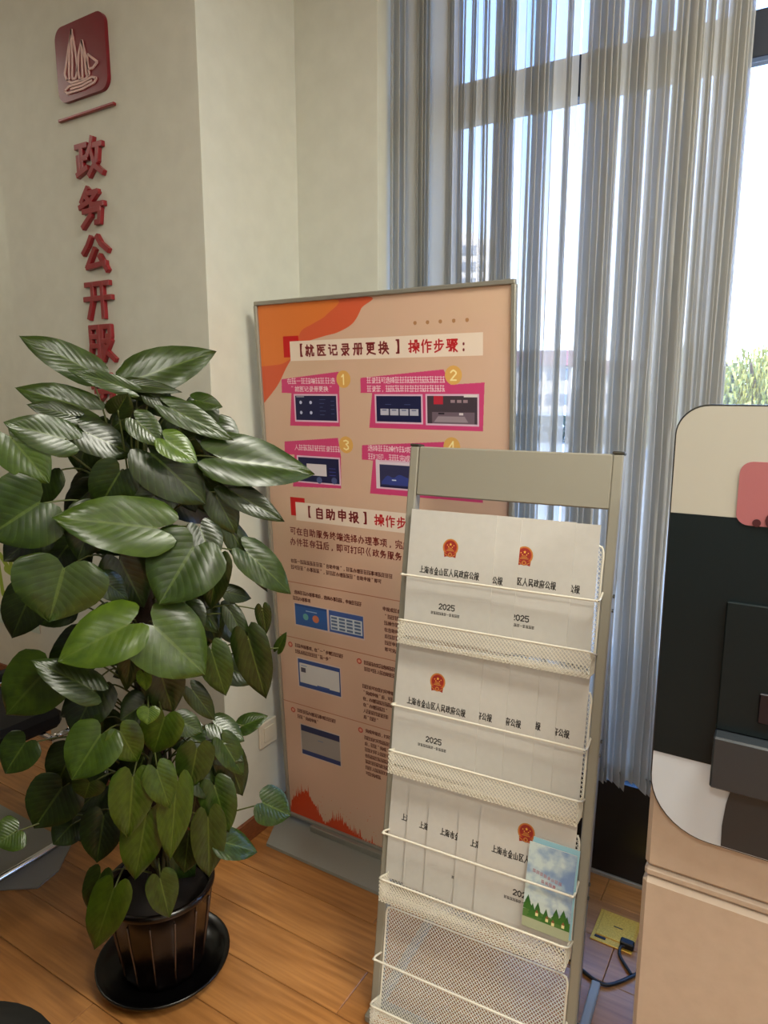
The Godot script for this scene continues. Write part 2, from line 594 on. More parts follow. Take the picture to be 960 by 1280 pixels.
func hedge() -> void:
	var r := RandomNumberGenerator.new()
	r.seed = 77
	var a := far(560, 500, 30.0)
	var b := far(1000, 500, 27.0)
	var t := thing("clipped_hedge", "low green hedge along the pavement outside the window", "hedge", Vector3(a.x, -0.5, a.z))
	var m := mat(Color(1, 1, 1), 0.7)
	m.vertex_color_use_as_albedo = true
	m.cull_mode = BaseMaterial3D.CULL_DISABLED
	var st := SurfaceTool.new()
	st.begin(Mesh.PRIMITIVE_TRIANGLES)
	for i in 9000:
		var f := r.randf()
		var p := (b - a) * f
		p += Vector3(r.randf_range(-0.5, 0.5), r.randf() * 1.0, r.randf_range(-0.5, 0.5))
		var ang := r.randf() * TAU
		var s := Vector3(cos(ang), r.randf_range(-0.5, 0.5), sin(ang)) * 0.06
		var u := Vector3(r.randf_range(-0.05, 0.05), 0.1, r.randf_range(-0.05, 0.05))
		var g := r.randf_range(0.6, 1.2)
		st.set_color(Color(0.09 * g, 0.16 * g, 0.045 * g))
		st.set_normal(Vector3(cos(ang + 1.57), 0.7, sin(ang + 1.57)).normalized())
		st.add_vertex(p - s)
		st.add_vertex(p + s)
		st.add_vertex(p + u)
	tag(put(st.commit(), "foliage", m, t), "", "", "", "stuff")

# ------------------------------------------------------------------ curtains
# a hanging cloth: its plan runs through zones of [width, folds, depth of fold]; tight zones
# are gathered pleats of many layers, zones without folds hang as a single flat layer
func cloth(called: String, label: String, xa: float, zc: float, zones: Array, hem: float, seed_n: int) -> void:
	var noise := FastNoiseLite.new()
	noise.seed = seed_n
	noise.frequency = 1.0
	var plan := PackedVector3Array()   # x, phase, amplitude
	var x := xa
	var ph := 0.0
	for zn in zones:
		var n: int = maxi(3, int(zn[1] * 12.0))
		for i in n:
			var f := float(i) / n
			plan.append(Vector3(x + zn[0] * f, ph + TAU * zn[1] * f, zn[2] * (0.35 + 0.65 * sin(PI * f)) if zn[1] > 0 else 0.004))
		x += zn[0]
		ph += TAU * zn[1]
	var xb := x
	plan.append(Vector3(xb, ph, 0.004))
	var ns := plan.size() - 1
	var ny := 24
	var top := 2.90
	var grid := []
	for j in ny + 1:
		var v := float(j) / ny
		var row := PackedVector3Array()
		for i in ns + 1:
			var q := plan[i]
			var s := (q.x - xa) / (xb - xa)
			var am := q.z * (0.8 + 0.35 * v) * (1.0 + 0.5 * noise.get_noise_2d(q.y * 0.25, 20.0 + v * 0.9))
			var w := sin(q.y + 0.5 * noise.get_noise_2d(q.y * 0.3, v * 1.6)) * am
			var px := q.x + 0.85 * w + 0.014 * noise.get_noise_2d(s * 6.0, v * 1.5) * v * sin(PI * clampf(s, 0, 1))
			var z := zc + w + 0.010 * noise.get_noise_2d(s * 8.0, 40.0 + v) * v
			var y := lerpf(top, hem + 0.030 * noise.get_noise_2d(s * 7.0, 70.0), v)
			row.append(Vector3(px, y, z))
		grid.append(row)
	var st := start(false)
	for j in ny:
		for i in ns:
			quad(st, grid[j][i], grid[j][i + 1], grid[j + 1][i + 1], grid[j + 1][i])
	var t := thing(called, label, "curtain", Vector3((xa + xb) * 0.5, hem, zc), 0.0)
	var c := put(done(st), "cloth", M.voile, t)
	c.position = -t.position
	# the sewn hem, a second layer of the same cloth
	var h := start(false)
	for i in ns:
		var a: Vector3 = grid[ny][i]
		var b: Vector3 = grid[ny][i + 1]
		var o := Vector3(0, 0, 0.002)
		quad(h, a + Vector3(0, 0.05, 0) + o, b + Vector3(0, 0.05, 0) + o, b + o, a + o)
	var hm := put(done(h), "hem", M.voile, t)
	hm.position = -t.position
	# hooks that hold it to the rail
	var k := start()
	bevel_box(k, Transform3D(Basis(), Vector3((xa + xb) * 0.5, top + 0.004, zc)), Vector3(absf(xb - xa), 0.02, 0.01))
	var hd := put(done(k), "heading_tape", M.white_frame, t)
	hd.position = -t.position

func curtains() -> void:
	var rail := thing("curtain_rail", "white curtain rail under the ceiling above the sheer curtains", "rail", Vector3(0.2, 2.914, -1.965))
	put(box(Vector3(2.75, 0.02, 0.03)), "track", M.white_frame, rail, Vector3(0, 0.01, 0))
	var st := start()
	for i in 4:
		bevel_box(st, Transform3D(Basis(), Vector3(-1.2 + i * 0.8, 0.053, 0)), Vector3(0.03, 0.066, 0.02))
	put(done(st), "bracket", M.white_frame, rail)
	var loose := [[0.06, 3.0, 0.022], [0.03, 0.0, 0.0], [0.05, 4.0, 0.025], [0.035, 0.0, 0.0]]
	for i in 5: loose.append_array([[0.018, 0.0, 0.0], [0.017 + 0.004 * (i % 2), 2.5, 0.020]])
	loose.append_array([[0.045, 5.0, 0.026], [0.026, 0.0, 0.0], [0.080, 5.0, 0.028], [0.036, 0.0, 0.0], [0.010, 2.0, 0.016], [0.022, 0.0, 0.0]])
	cloth("sheer_curtain", "loosely draped white sheer curtain beside the pillar side wall", -1.172, -1.958, loose, 0.375, 101)
	var tight := [[0.014, 0.0, 0.0], [0.090, 6.0, 0.034], [0.012, 0.0, 0.0], [0.052, 4.0, 0.030], [0.014, 0.0, 0.0], [0.036, 3.0, 0.028], [0.012, 0.0, 0.0], [0.060, 5.0, 0.032]]
	for i in 3: tight.append_array([[0.014, 0.0, 0.0], [0.010, 2.0, 0.018]])
	tight.append_array([[0.034, 4.0, 0.022]])
	cloth("sheer_curtain", "tightly gathered white sheer curtain ending beside the bare glass", -0.588, -1.955, tight, 0.370, 102)

# ------------------------------------------------------------------ lettering
# strokes on a 17 by 17 field: each point two signs (0-9 then a-g), x then y from the top left
func make_glyphs() -> void:
	G["政"] = "1373 434d 4878 272d 1e7c b1a487 a4g4 e4da8f a6ccgf"
	G["务"] = "6126 53c38618 5498f8 3adacfaf 887c2g"
	G["公"] = "624518 a2c5g8 873e 3eed bafg"
	G["开"] = "12f2 08g8 52582g b2bg"
	G["服"] = "222a1g 22727f5f 2676 2a7a 929g 92e2e6c6 98e8cb9g aacdgg"
	G["上"] = "818e 87e7 1ege"
	G["海"] = "1234 0628 0f3a 7155 73f3 766e 76e6df 5aga 6efe 9799 9b9d"
	G["市"] = "8183 15f5 858g 383e 38d8dfbe"
	G["金"] = "8119 81f9 57b7 3bdb 878g 4c5e ccbe 1gfg"
	G["山"] = "828e 262f 2fef e6ef"
	G["区"] = "12f2 222f 2fgf c45d 45dd"
	G["人"] = "81781g 87gg"
	G["民"] = "32d2d737 323f7c 3bfb 87bcfgfd"
	G["府"] = "8183 23g3 232b1g 755a 686g 89g9 d5dfbf 9bac"
	G["报"] = "0565 313f1e 0b69 828g 82e2e6c6 98f8cc9g aadegg"
	G["就"] = "4143 1474 26666929 494f3f 2b1e 6b7d 85g5 b1b88g d6dfgfgc d2f4"
	G["医"] = "12g2 222f 2fgf 6447 65d5 48e8 85895d 99dd"
	G["记"] = "1233 06363e5c 73e3e878 788ffffc"
	G["录"] = "32d2d8 45d5 18f8 888g6f 3a5c 2g6d daac 9ceg"
	G["册"] = "323b1g 32727f a2ab9g a2e2efdf 08g8"
	G["更"] = "12f2 34d4da3a34 37d7 828b2g 4b8egg"
	G["换"] = "0565 313f1e 0b69 9175 93d3b6 86e6ea 868a 6aga b6bb6g bbgg"
	G["操"] = "0565 313f1e 0b69 a1d1d3a3a1 75a5a87875 d5g5g8d8d5 7aga b9bg ba7e bage"
	G["作"] = "4117 353g 9166 84g4 a4ag a8f8 acfc"
	G["步"] = "8187 83d3 4347 17f7 888c 492c d9ad2g"
	G["骤"] = "125248 2428686e4f 0b5a 72b2 8287 a2a7 75a5 77b6 c2g2c7 c3g7 79f8 b9bg 8b7f 9bac dabc bcgg"
	G["自"] = "7163 33d3dg3g33 37d7 3bdb"
	G["助"] = "12626d 121d 1666 1a6a 0e8c 85f5efcf b1b77g"
	G["申"] = "23e3eb2b23 27e7 808g"
	G["可"] = "12g2 d2dfbf 36868b3b36"
	G["在"] = "14g4 711b 484g 79f9 b6bf 6fgf"
	G["终"] = "4115551a 1a59 0e5c a176 93e37a 95g9 abcc 9edg"
	G["端"] = "3143 0474 162b 664c 0d7c b1b5 8285f5f2 78g8 b8aa 8a8g 8afafg aaaf cacf"
	G["选"] = "2244 07373d 0g3d7ggg 8165 83f3 b1b7 67g7 979a6d c7ccfcfa"
	G["择"] = "0565 313f1e 0b69 82e278 93f8 8afa 6dgd b8bg"
	G["办"] = "35c5bf9f 71772g 281c e8fc"
	G["理"] = "0363 0868 0e6d 333d 82f2f98982 85f5 b2bg 8cfc 6ggg"
	G["事"] = "12g2 808g6g 44c4c64644 38d8de3e 0bgb"
	G["项"] = "0464 343c 0d6b 72g2 b2a5 858c 85f5fc b7bb7g cdgg"
	G["完"] = "8082 1316 13f3f6 47c7 1aga 6a5d1g aaafgfgc"
	G["成"] = "24g4 242a0g 28787d5d 91a8degggd f78g c1e2"
	G["件"] = "4117 353g 8377 85f5 6aga b1bg"
	G["存"] = "14g4 711a 484g 77e7b9 b9bf9f 6bgb"
	G["后"] = "e133 333a1g 36g6 6aeaef6f6a"
	G["即"] = "12727818 121e7c 1575 5a8e a2ag a2f2fcdc"
	G["打"] = "0565 313f1e 0b69 83g3 d3dfaf"
	G["印"] = "61131d7b 1767 929g 92f2fbdb"
	G["，"] = "6d7f5g"
	G["、"] = "5d7f"
	G["："] = "7677 7d7e"
	G["《"] = "7038 387g d098 98dg"
	G["“"] = "6163 a1a3"
	G["”"] = "6163 a1a3"
	G["一"] = "18f8"
	G["0"] = "81444c8gccc481"
	G["2"] = "446281a2c4c64fcf"
	G["5"] = "c141 4148a7c9ce8g4e"
	G["1"] = "5481 818g"
	G["3"] = "4281c3c587 87cbce8g4e"
	G["4"] = "a13bdb a1ag"
	G["【"] = "90c0 909g 9gcg b0a8bg"
	G["】"] = "3070 707g 3g7g 5068 685g"

func digit(c: String) -> float:
	var i := "0123456789abcdefg".find(c)
	return maxf(i, 0)

# the strokes of a sign as point lists, 0..1, y down
func strokes(c: String) -> Array:
	var out := []
	if G.has(c):
		for s in G[c].split(" "):
			var pts := PackedVector2Array()
			for i in range(0, s.length() - 1, 2):
				pts.append(Vector2(digit(s[i]), digit(s[i + 1])) / 16.0)
			if pts.size() > 1: out.append(pts)
		return out
	# print too small to read in the photograph: a few strokes of about the right density
	var r := RandomNumberGenerator.new()
	r.seed = hash(c)
	var split := 0.34 + 0.1 * r.randf()
	for k in 3:
		var y := 0.08 + 0.40 * k + 0.05 * r.randf()
		out.append(PackedVector2Array([Vector2(0.02, y), Vector2(split, y - 0.05 + 0.1 * r.randf())]))
		out.append(PackedVector2Array([Vector2(split + 0.14, y + 0.04 * r.randf()), Vector2(0.8 + r.randf() * 0.2, y)]))
	out.append(PackedVector2Array([Vector2(split * 0.5, 0.0), Vector2(split * (0.2 + 0.6 * r.randf()), 1.0)]))
	var m := split + 0.2 + 0.25 * r.randf()
	out.append(PackedVector2Array([Vector2(m, 0.05), Vector2(m - 0.2 * r.randf(), 0.98)]))
	if r.randf() < 0.6: out.append(PackedVector2Array([Vector2(m, 0.5), Vector2(0.98, 0.98)]))
	return out

# ---- printing on an image
func ink_line(im: Image, a: Vector2, b: Vector2, w: float, c: Color) -> void:
	var r := w * 0.5
	var x0 := maxi(0, int(minf(a.x, b.x) - r))
	var x1 := mini(im.get_width() - 1, int(maxf(a.x, b.x) + r) + 1)
	var y0 := maxi(0, int(minf(a.y, b.y) - r))
	var y1 := mini(im.get_height() - 1, int(maxf(a.y, b.y) + r) + 1)
	var d := b - a
	var l2 := maxf(d.length_squared(), 0.0001)
	for y in range(y0, y1 + 1):
		for x in range(x0, x1 + 1):
			var p := Vector2(x + 0.5, y + 0.5)
			var t := clampf((p - a).dot(d) / l2, 0, 1)
			var e := (a + d * t - p).length() - r
			if e < 0.5:
				if e < -0.5: im.set_pixel(x, y, c)
				else: im.set_pixel(x, y, im.get_pixel(x, y).lerp(c, 0.5 - e))

func ink_text(im: Image, text: String, at: Vector2, size: Vector2, gap: float, w: float, c: Color) -> void:
	var x := at.x
	for ch in text:
		if ch != " ":
			for s in strokes(ch):
				for i in s.size() - 1:
					ink_line(im, Vector2(x, at.y) + s[i] * size, Vector2(x, at.y) + s[i + 1] * size, w, c)
		x += size.x * (0.62 if ch in "0123456789" else 1.0) + gap

func ink_poly(im: Image, pts: PackedVector2Array, c: Color) -> void:
	var lo := pts[0].y
	var hi := pts[0].y
	for p in pts:
		lo = minf(lo, p.y)
		hi = maxf(hi, p.y)
	for y in range(maxi(0, int(lo)), mini(im.get_height(), int(hi) + 1)):
		var cuts := []
		for i in pts.size():
			var a := pts[i]
			var b := pts[(i + 1) % pts.size()]
			var yy := y + 0.5
			if (a.y <= yy) != (b.y <= yy):
				cuts.append(a.x + (b.x - a.x) * (yy - a.y) / (b.y - a.y))
		cuts.sort()
		for i in range(0, cuts.size() - 1, 2):
			var xa := maxi(0, roundi(cuts[i]))
			var xb := mini(im.get_width(), roundi(cuts[i + 1]))
			if xb > xa: im.fill_rect(Rect2i(xa, y, xb - xa, 1), c)

func ink_disc(im: Image, at: Vector2, r: float, c: Color) -> void:
	var pts := PackedVector2Array()
	for i in 28: pts.append(at + Vector2(cos(TAU * i / 28), sin(TAU * i / 28)) * r)
	ink_poly(im, pts, c)

func ink_star(im: Image, at: Vector2, r: float, c: Color) -> void:
	var pts := PackedVector2Array()
	for i in 10: pts.append(at + Vector2(sin(TAU * i / 10), -cos(TAU * i / 10)) * (r if i % 2 == 0 else r * 0.42))
	ink_poly(im, pts, c)

func printed(im: Image, rough := 0.55) -> StandardMaterial3D:
	var m := StandardMaterial3D.new()
	m.albedo_texture = ImageTexture.create_from_image(im)
	m.texture_repeat = false
	m.roughness = rough
	return m

# ------------------------------------------------------------------ wall inscription
func raised_sign(c: String, at: Vector3, w: float, h: float, label: String) -> void:
	var st := start()
	var k := 0
	for s in strokes(c):
		for i in s.size() - 1:
			var a := Vector3((s[i].x - 0.5) * w, (0.5 - s[i].y) * h, 0)
			var b := Vector3((s[i + 1].x - 0.5) * w, (0.5 - s[i + 1].y) * h, 0)
			var e := (b - a).normalized() * 0.006
			var depth := 0.014 + 0.0002 * (k % 7)
			var o := Vector3(0, 0, depth * 0.5)
			# the first and last strokes run a little past their ends, as cut letters do
			bar(st, a - e + o, b + e + o, 0.0165, depth, Vector3(0, 0, 1), 0.0012)
			k += 1
	var m := put(done(st), "raised_character", M.red, null, at)
	tag(m, label, "lettering", "raised red characters of the wall inscription")

func wall_inscription() -> void:
	var z := PILLAR_Z
	var t := thing("emblem_tile", "dark red rounded square tile with a pale sailing-boat emblem on the pillar", "sign", Vector3(-1.968, 2.385, z))
	var st := start()
	prism(st, rounded(-0.118, 0.0, 0.118, 0.212, [0.035, 0.035, 0.035, 0.035]), 0.0, 0.012)
	put(done(st), "tile", M.red_tile, t)
	# sails, jib and hull drawn with raised pale lines
	var shapes := [
		[[-0.031, 0.192], [-0.052, 0.142], [-0.078, 0.078], [-0.070, 0.060], [-0.058, 0.058], [-0.056, 0.09], [-0.045, 0.15], [-0.031, 0.192]],
		[[-0.031, 0.192], [-0.036, 0.12], [-0.044, 0.058], [-0.029, 0.055], [-0.014, 0.075], [-0.020, 0.13], [-0.031, 0.192]],
		[[0.014, 0.152], [-0.006, 0.118], [-0.014, 0.075], [-0.008, 0.047], [0.006, 0.05], [0.008, 0.10], [0.014, 0.152]],
		[[0.014, 0.152], [0.022, 0.10], [0.024, 0.055], [0.038, 0.053], [0.032, 0.09], [0.014, 0.152]],
		[[0.036, 0.108], [0.032, 0.088], [0.034, 0.068], [0.056, 0.066], [0.079, 0.078], [0.036, 0.108]],
		[[-0.070, 0.060], [-0.046, 0.047], [0.0, 0.046], [0.02, 0.044], [0.038, 0.053]],
		[[-0.084, 0.032], [-0.06, 0.040], [0.0, 0.038], [0.05, 0.043], [0.070, 0.036], [0.058, 0.026], [0.0, 0.020], [-0.07, 0.022], [-0.084, 0.032]],
		[[-0.055, 0.031], [0.0, 0.029], [0.048, 0.034]]]
	var ln := start()
	for sh in shapes:
		for i in sh.size() - 1:
			bar(ln, Vector3(sh[i][0], sh[i][1], 0.0135), Vector3(sh[i + 1][0], sh[i + 1][1], 0.0135), 0.0066, 0.004, Vector3(0, 0, 1))
	put(done(ln), "boat_emblem", M.logo_line, t)
	var b := put(box(Vector3(0.268, 0.0085, 0.012)), "sign_bar", M.red, null, Vector3(-1.967, 2.341, z + 0.006))
	tag(b, "thin dark red bar under the boat emblem tile", "sign")
	var cs := "政务公开服务"
	var ys := [2.213, 2.073, 1.935, 1.794, 1.661, 1.516]
	var ls := ["raised red character at the head of the wall inscription, under the bar", "second raised red character of the inscription, like the last one above the leaves", "third raised red character, of two slanting strokes over a wedge", "fourth raised red character, two level bars over two legs", "fifth raised red character, square and dense above the plant", "lowest raised red character, partly hidden by the pothos leaves"]
	for i in 6:
		raised_sign(cs[i], Vector3(-1.966, ys[i], z), 0.128, 0.118, ls[i])

# ------------------------------------------------------------------ display stand with the printed panel
func poster_image() -> Image:
	var sc := 1190.0
	var im := Image.create(960, 2048, false, Image.FORMAT_RGB8)
	var P := func(u: float, v: float) -> Vector2: return Vector2(u, v) * sc
	var R := func(u0: float, v0: float, u1: float, v1: float, c: Color) -> void:
		im.fill_rect(Rect2i(int(u0 * sc), int(v0 * sc), int((u1 - u0) * sc), int((v1 - v0) * sc)), c)
	# printed peach ground that varies a little in large soft patches
	var n := FastNoiseLite.new()
	n.frequency = 0.0016
	n.seed = 5
	var pa := Color(0.80, 0.69, 0.59)
	var pb := Color(0.835, 0.68, 0.595)
	for by in range(0, 2048, 8):
		for bx in range(0, 960, 8):
			im.fill_rect(Rect2i(bx, by, 8, 8), pa.lerp(pb, 0.5 + 0.5 * n.get_noise_2d(bx, by)))
	var orange := Color(0.855, 0.47, 0.20)
	var coral := Color(0.82, 0.36, 0.22)
	ink_poly(im, smooth_poly([[0, 0], [0.385, 0], [0.372, 0.03], [0.342, 0.068], [0.29, 0.09], [0.234, 0.1], [0.16, 0.12], [0.105, 0.175], [0.06, 0.235], [0, 0.29]], sc), coral)
	ink_poly(im, smooth_poly([[0, 0], [0.284, 0], [0.255, 0.04], [0.206, 0.062], [0.165, 0.078], [0.148, 0.102], [0.13, 0.145], [0.09, 0.170], [0.04, 0.176], [0, 0.178]], sc), orange)
	for u in [0.538, 0.575, 0.612, 0.65, 0.687]:
		ink_disc(im, P.call(u, 0.077), 6.0, Color(0.66, 0.48, 0.32))
	var red := Color(0.76, 0.07, 0.09)
	var deep := Color(0.42, 0.055, 0.08)
	var cream := Color(0.90, 0.835, 0.77)
	# first heading
	R.call(0.092, 0.094, 0.150, 0.155, red)
	R.call(0.116, 0.109, 0.731, 0.166, cream)
	var ts := Vector2(36, 40)
	ink_text(im, "【", P.call(0.138, 0.118), ts, 0, 4.5, deep)
	ink_text(im, "就医记录册更换", P.call(0.172, 0.119), ts, 14, 5.0, deep)
	ink_text(im, "】", P.call(0.474, 0.118), ts, 0, 4.5, deep)
	ink_text(im, "操作步骤", P.call(0.518, 0.119), Vector2(36, 40), 8, 4.6, Color(0.70, 0.06, 0.10))
	ink_text(im, "：", P.call(0.664, 0.121), ts, 0, 6, deep)
	# four steps on pink strips with screen pictures
	var pink := Color(0.80, 0.26, 0.47)
	var gold := Color(0.86, 0.66, 0.36)
	var white := Color(0.93, 0.86, 0.87)
	ink_poly(im, PackedVector2Array([P.call(0.077, 0.217), P.call(0.287, 0.198), P.call(0.287, 0.25), P.call(0.284, 0.353), P.call(0.100, 0.355), P.call(0.112, 0.258), P.call(0.075, 0.257)]), pink)
	ink_poly(im, PackedVector2Array([P.call(0.361, 0.216), P.call(0.62, 0.197), P.call(0.64, 0.236), P.call(0.735, 0.231), P.call(0.731, 0.354), P.call(0.385, 0.354), P.call(0.398, 0.257), P.call(0.360, 0.257)]), pink)
	ink_poly(im, PackedVector2Array([P.call(0.074, 0.404), P.call(0.275, 0.386), P.call(0.283, 0.440), P.call(0.279, 0.535), P.call(0.097, 0.542), P.call(0.110, 0.443), P.call(0.072, 0.443)]), pink)
	ink_poly(im, PackedVector2Array([P.call(0.358, 0.404), P.call(0.618, 0.385), P.call(0.735, 0.42), P.call(0.731, 0.54), P.call(0.380, 0.542), P.call(0.394, 0.446), P.call(0.356, 0.445)]), pink)
	var small := Vector2(19, 20)
	ink_text(im, "在统一机前端界面点选", P.call(0.098, 0.214), small, 2.0, 2.0, white)
	ink_text(im, "“就医记录册更换”", P.call(0.108, 0.237), small, 2.0, 2.0, white)
	ink_text(im, "登录（可选择身份证或者社保卡方式", P.call(0.382, 0.214), Vector2(17, 20), 1.0, 2.0, white)
	ink_text(im, "登录），社保卡需插入左侧插卡口中", P.call(0.382, 0.237), Vector2(17, 20), 1.0, 2.0, white)
	ink_text(im, "人脸识别确认登录信息", P.call(0.112, 0.411), small, 1.0, 2.0, white)
	ink_text(im, "选择需要操作的项目", P.call(0.378, 0.402), small, 1.5, 2.0, white)
	ink_text(im, "填打印，刷新完成", P.call(0.378, 0.426), small, 1.5, 2.0, white)
	for k in 4:
		var c: Vector2 = [P.call(0.303, 0.219), P.call(0.648, 0.212), P.call(0.303, 0.405), P.call(0.642, 0.396)][k]
		ink_disc(im, c, 29.0, gold)
		ink_text(im, ["1", "2", "3", "4"][k], c - Vector2(18, 17), Vector2(36, 34), 0, 5.0, Color(0.97, 0.9, 0.66))
	var frame := Color(0.85, 0.72, 0.80)
	var navy := Color(0.10, 0.11, 0.27)
	var mid := Color(0.30, 0.34, 0.52)
	for s in [[0.121, 0.261, 0.281, 0.343], [0.406, 0.261, 0.558, 0.341], [0.566, 0.260, 0.721, 0.343], [0.119, 0.444, 0.280, 0.528], [0.403, 0.443, 0.56, 0.526]]:
		R.call(s[0], s[1], s[2], s[3], frame)
		R.call(s[0] + 0.005, s[1] + 0.005, s[2] - 0.005, s[3] - 0.005, navy)
	for q in [[0.145, 0.285], [0.182, 0.285], [0.145, 0.315], [0.182, 0.315]]:
		ink_disc(im, P.call(q[0], q[1]), 6.0, Color(0.75, 0.77, 0.88))
	for i in 5: R.call(0.215, 0.276 + i * 0.011, 0.237 - (i % 3) * 0.005, 0.2785 + i * 0.011, mid)
	for i in 4: R.call(0.255, 0.28 + i * 0.012, 0.268, 0.2825 + i * 0.012, mid)
	R.call(0.13, 0.268, 0.16, 0.271, Color(0.7, 0.7, 0.75))
	for i in 4:
		R.call(0.424 + i * 0.031, 0.300, 0.451 + i * 0.031, 0.318, Color(0.72, 0.72, 0.78))
		R.call(0.430 + i * 0.031, 0.303, 0.445 + i * 0.031, 0.306, mid)
	R.call(0.44, 0.288, 0.46, 0.290, mid); R.call(0.50, 0.288, 0.52, 0.290, mid)
	R.call(0.571, 0.265, 0.716, 0.338, Color(0.27, 0.22, 0.26))
	R.call(0.59, 0.265, 0.618, 0.287, Color(0.72, 0.16, 0.24))
	R.call(0.678, 0.262, 0.716, 0.269, Color(0.86, 0.82, 0.82))
	for i in 3: R.call(0.640 + i * 0.018, 0.275, 0.653 + i * 0.018, 0.283, Color(0.62, 0.52, 0.55))
	R.call(0.585, 0.307, 0.708, 0.338, Color(0.44, 0.37, 0.42))
	ink_poly(im, PackedVector2Array([P.call(0.590, 0.333), P.call(0.602, 0.318), P.call(0.68, 0.318), P.call(0.69, 0.333)]), Color(0.60, 0.54, 0.58))
	R.call(0.604, 0.309, 0.622, 0.314, Color(0.14, 0.10, 0.14)); R.call(0.664, 0.309, 0.676, 0.315, Color(0.84, 0.80, 0.82))
	R.call(0.155, 0.468, 0.229, 0.504, Color(0.83, 0.80, 0.83))
	for i in 3: R.call(0.238, 0.478 + i * 0.010, 0.262, 0.4805 + i * 0.010, Color(0.24, 0.26, 0.62))
	ink_disc(im, P.call(0.20, 0.516), 12.0, mid); ink_disc(im, P.call(0.255, 0.514), 12.0, mid)
	R.call(0.408, 0.448, 0.555, 0.456, Color(0.86, 0.80, 0.85)); R.call(0.403, 0.443, 0.416, 0.526, Color(0.86, 0.80, 0.85))
	R.call(0.416, 0.456, 0.55, 0.516, Color(0.20, 0.20, 0.34))
	ink_poly(im, smooth_poly([[0.42, 0.505], [0.44, 0.487], [0.46, 0.492], [0.48, 0.482], [0.51, 0.49], [0.545, 0.484], [0.545, 0.51], [0.42, 0.512]], sc), Color(0.22, 0.27, 0.55))
	R.call(0.455, 0.497, 0.470, 0.501, Color(0.80, 0.84, 0.92))
	# second heading
	R.call(0.084, 0.576, 0.141, 0.634, red)
	R.call(0.103, 0.590, 0.640, 0.648, cream)
	ink_text(im, "【", P.call(0.136, 0.600), ts, 0, 4.5, deep)
	ink_text(im, "自助申报", P.call(0.178, 0.600), Vector2(38, 40), 12, 5.6, deep)
	ink_text(im, "】", P.call(0.350, 0.600), ts, 0, 4.5, deep)
	ink_text(im, "操作步骤", P.call(0.393, 0.601), ts, 8, 4.6, Color(0.70, 0.06, 0.10))
	ink_text(im, "：", P.call(0.545, 0.603), ts, 0, 6, deep)
	var body := Color(0.40, 0.10, 0.09)
	ink_text(im, "可在自助服务终端选择办理事项，完成填写申报信息后", P.call(0.075, 0.671), Vector2(26, 29), 4.6, 3.2, body)
	ink_text(im, "办件需存储后，即可打印《政务服务自助终端凭证》", P.call(0.073, 0.706), Vector2(26, 29), 4.6, 3.2, body)
	var dark := Color(0.30, 0.13, 0.11)
	var tiny := Vector2(13, 15)
	ink_text(im, "在统一平台首页面点击“自助申报”，若已办理过相关事项材料不全", P.call(0.071, 0.776), tiny, 2.0, 2.0, dark)
	ink_text(im, "则可点击“办事指南”，跳转至办理指南点“自助申报”即可", P.call(0.070, 0.797), tiny, 2.0, 2.0, dark)
	var rule := Color(0.68, 0.44, 0.34)
	for q in [[0.02, 0.853], [0.006, 1.045], [0.001, 1.282]]:
		R.call(q[0], q[1], 0.80, q[1] + 0.0028, rule)
	ink_text(im, "选择需要办理事项后，选择办事类别，申报部门等", P.call(0.077, 0.880), tiny, 1.0, 2.0, dark)
	ink_text(im, "相关办理事项", P.call(0.070, 0.901), tiny, 1.0, 2.0, dark)
	ink_text(im, "申报成功后查看", P.call(0.411, 0.880), tiny, 2.0, 2.0, dark)
	for i in 6:
		ink_text(im, ["“确认提交”", "（操作）", "在自助终端机", "后（第二步）", "确认申报信息", "即可完成"][i], P.call(0.415, 0.903 + i * 0.021), tiny, 2.0, 2.0, dark)
	# two screen pictures side by side
	R.call(0.072, 0.922, 0.344, 1.002, Color(0.80, 0.72, 0.70))
	R.call(0.076, 0.926, 0.204, 0.998, Color(0.18, 0.36, 0.62))
	R.call(0.076, 0.926, 0.204, 0.934, Color(0.13, 0.28, 0.52))
	ink_disc(im, P.call(0.118, 0.965), 13.0, Color(0.36, 0.62, 0.62)); ink_disc(im, P.call(0.158, 0.966), 15.0, Color(0.78, 0.46, 0.34))
	R.call(0.12, 0.943, 0.165, 0.947, Color(0.55, 0.66, 0.80))
	R.call(0.211, 0.926, 0.340, 0.998, Color(0.25, 0.36, 0.62))
	R.call(0.216, 0.942, 0.336, 0.990, Color(0.76, 0.80, 0.84))
	for i in 4:
		for j in 4: R.call(0.220 + i * 0.029, 0.946 + j * 0.011, 0.243 + i * 0.029, 0.953 + j * 0.011, Color(0.34, 0.42, 0.56))
	# round bullets with lines of print and two more screens
	for q in [[0.047, 1.073], [0.319, 1.074], [0.041, 1.310], [0.314, 1.310]]:
		ink_disc(im, P.call(q[0], q[1]), 11.0, Color(0.74, 0.30, 0.24))
		ink_disc(im, P.call(q[0], q[1]), 6.5, Color(0.86, 0.62, 0.52))
	ink_text(im, "查看申报事项，在“一”步骤点击确认", P.call(0.067, 1.065), tiny, 0.4, 2.0, dark)
	ink_text(im, "填写后并点击按钮“下一步”", P.call(0.066, 1.086), tiny, 0.4, 2.0, dark)
	ink_text(im, "查询所在区域选择材料提交方式等", P.call(0.337, 1.068), tiny, 0.4, 2.0, dark)
	ink_text(im, "——可以上传自助机等", P.call(0.337, 1.089), tiny, 0.4, 2.0, dark)
	for i in 6:
		ink_text(im, ["确认后可在机打印申报表格单", "“完成申报”后，可查询结果", "在，办理结果查询中选择", "在“办理结果查”", "人员确认（确认）", "后“确认”"][i], P.call(0.328, 1.148 + i * 0.021), tiny, 0.6, 2.0, dark)
	R.call(0.071, 1.112, 0.248, 1.218, Color(0.80, 0.74, 0.72))
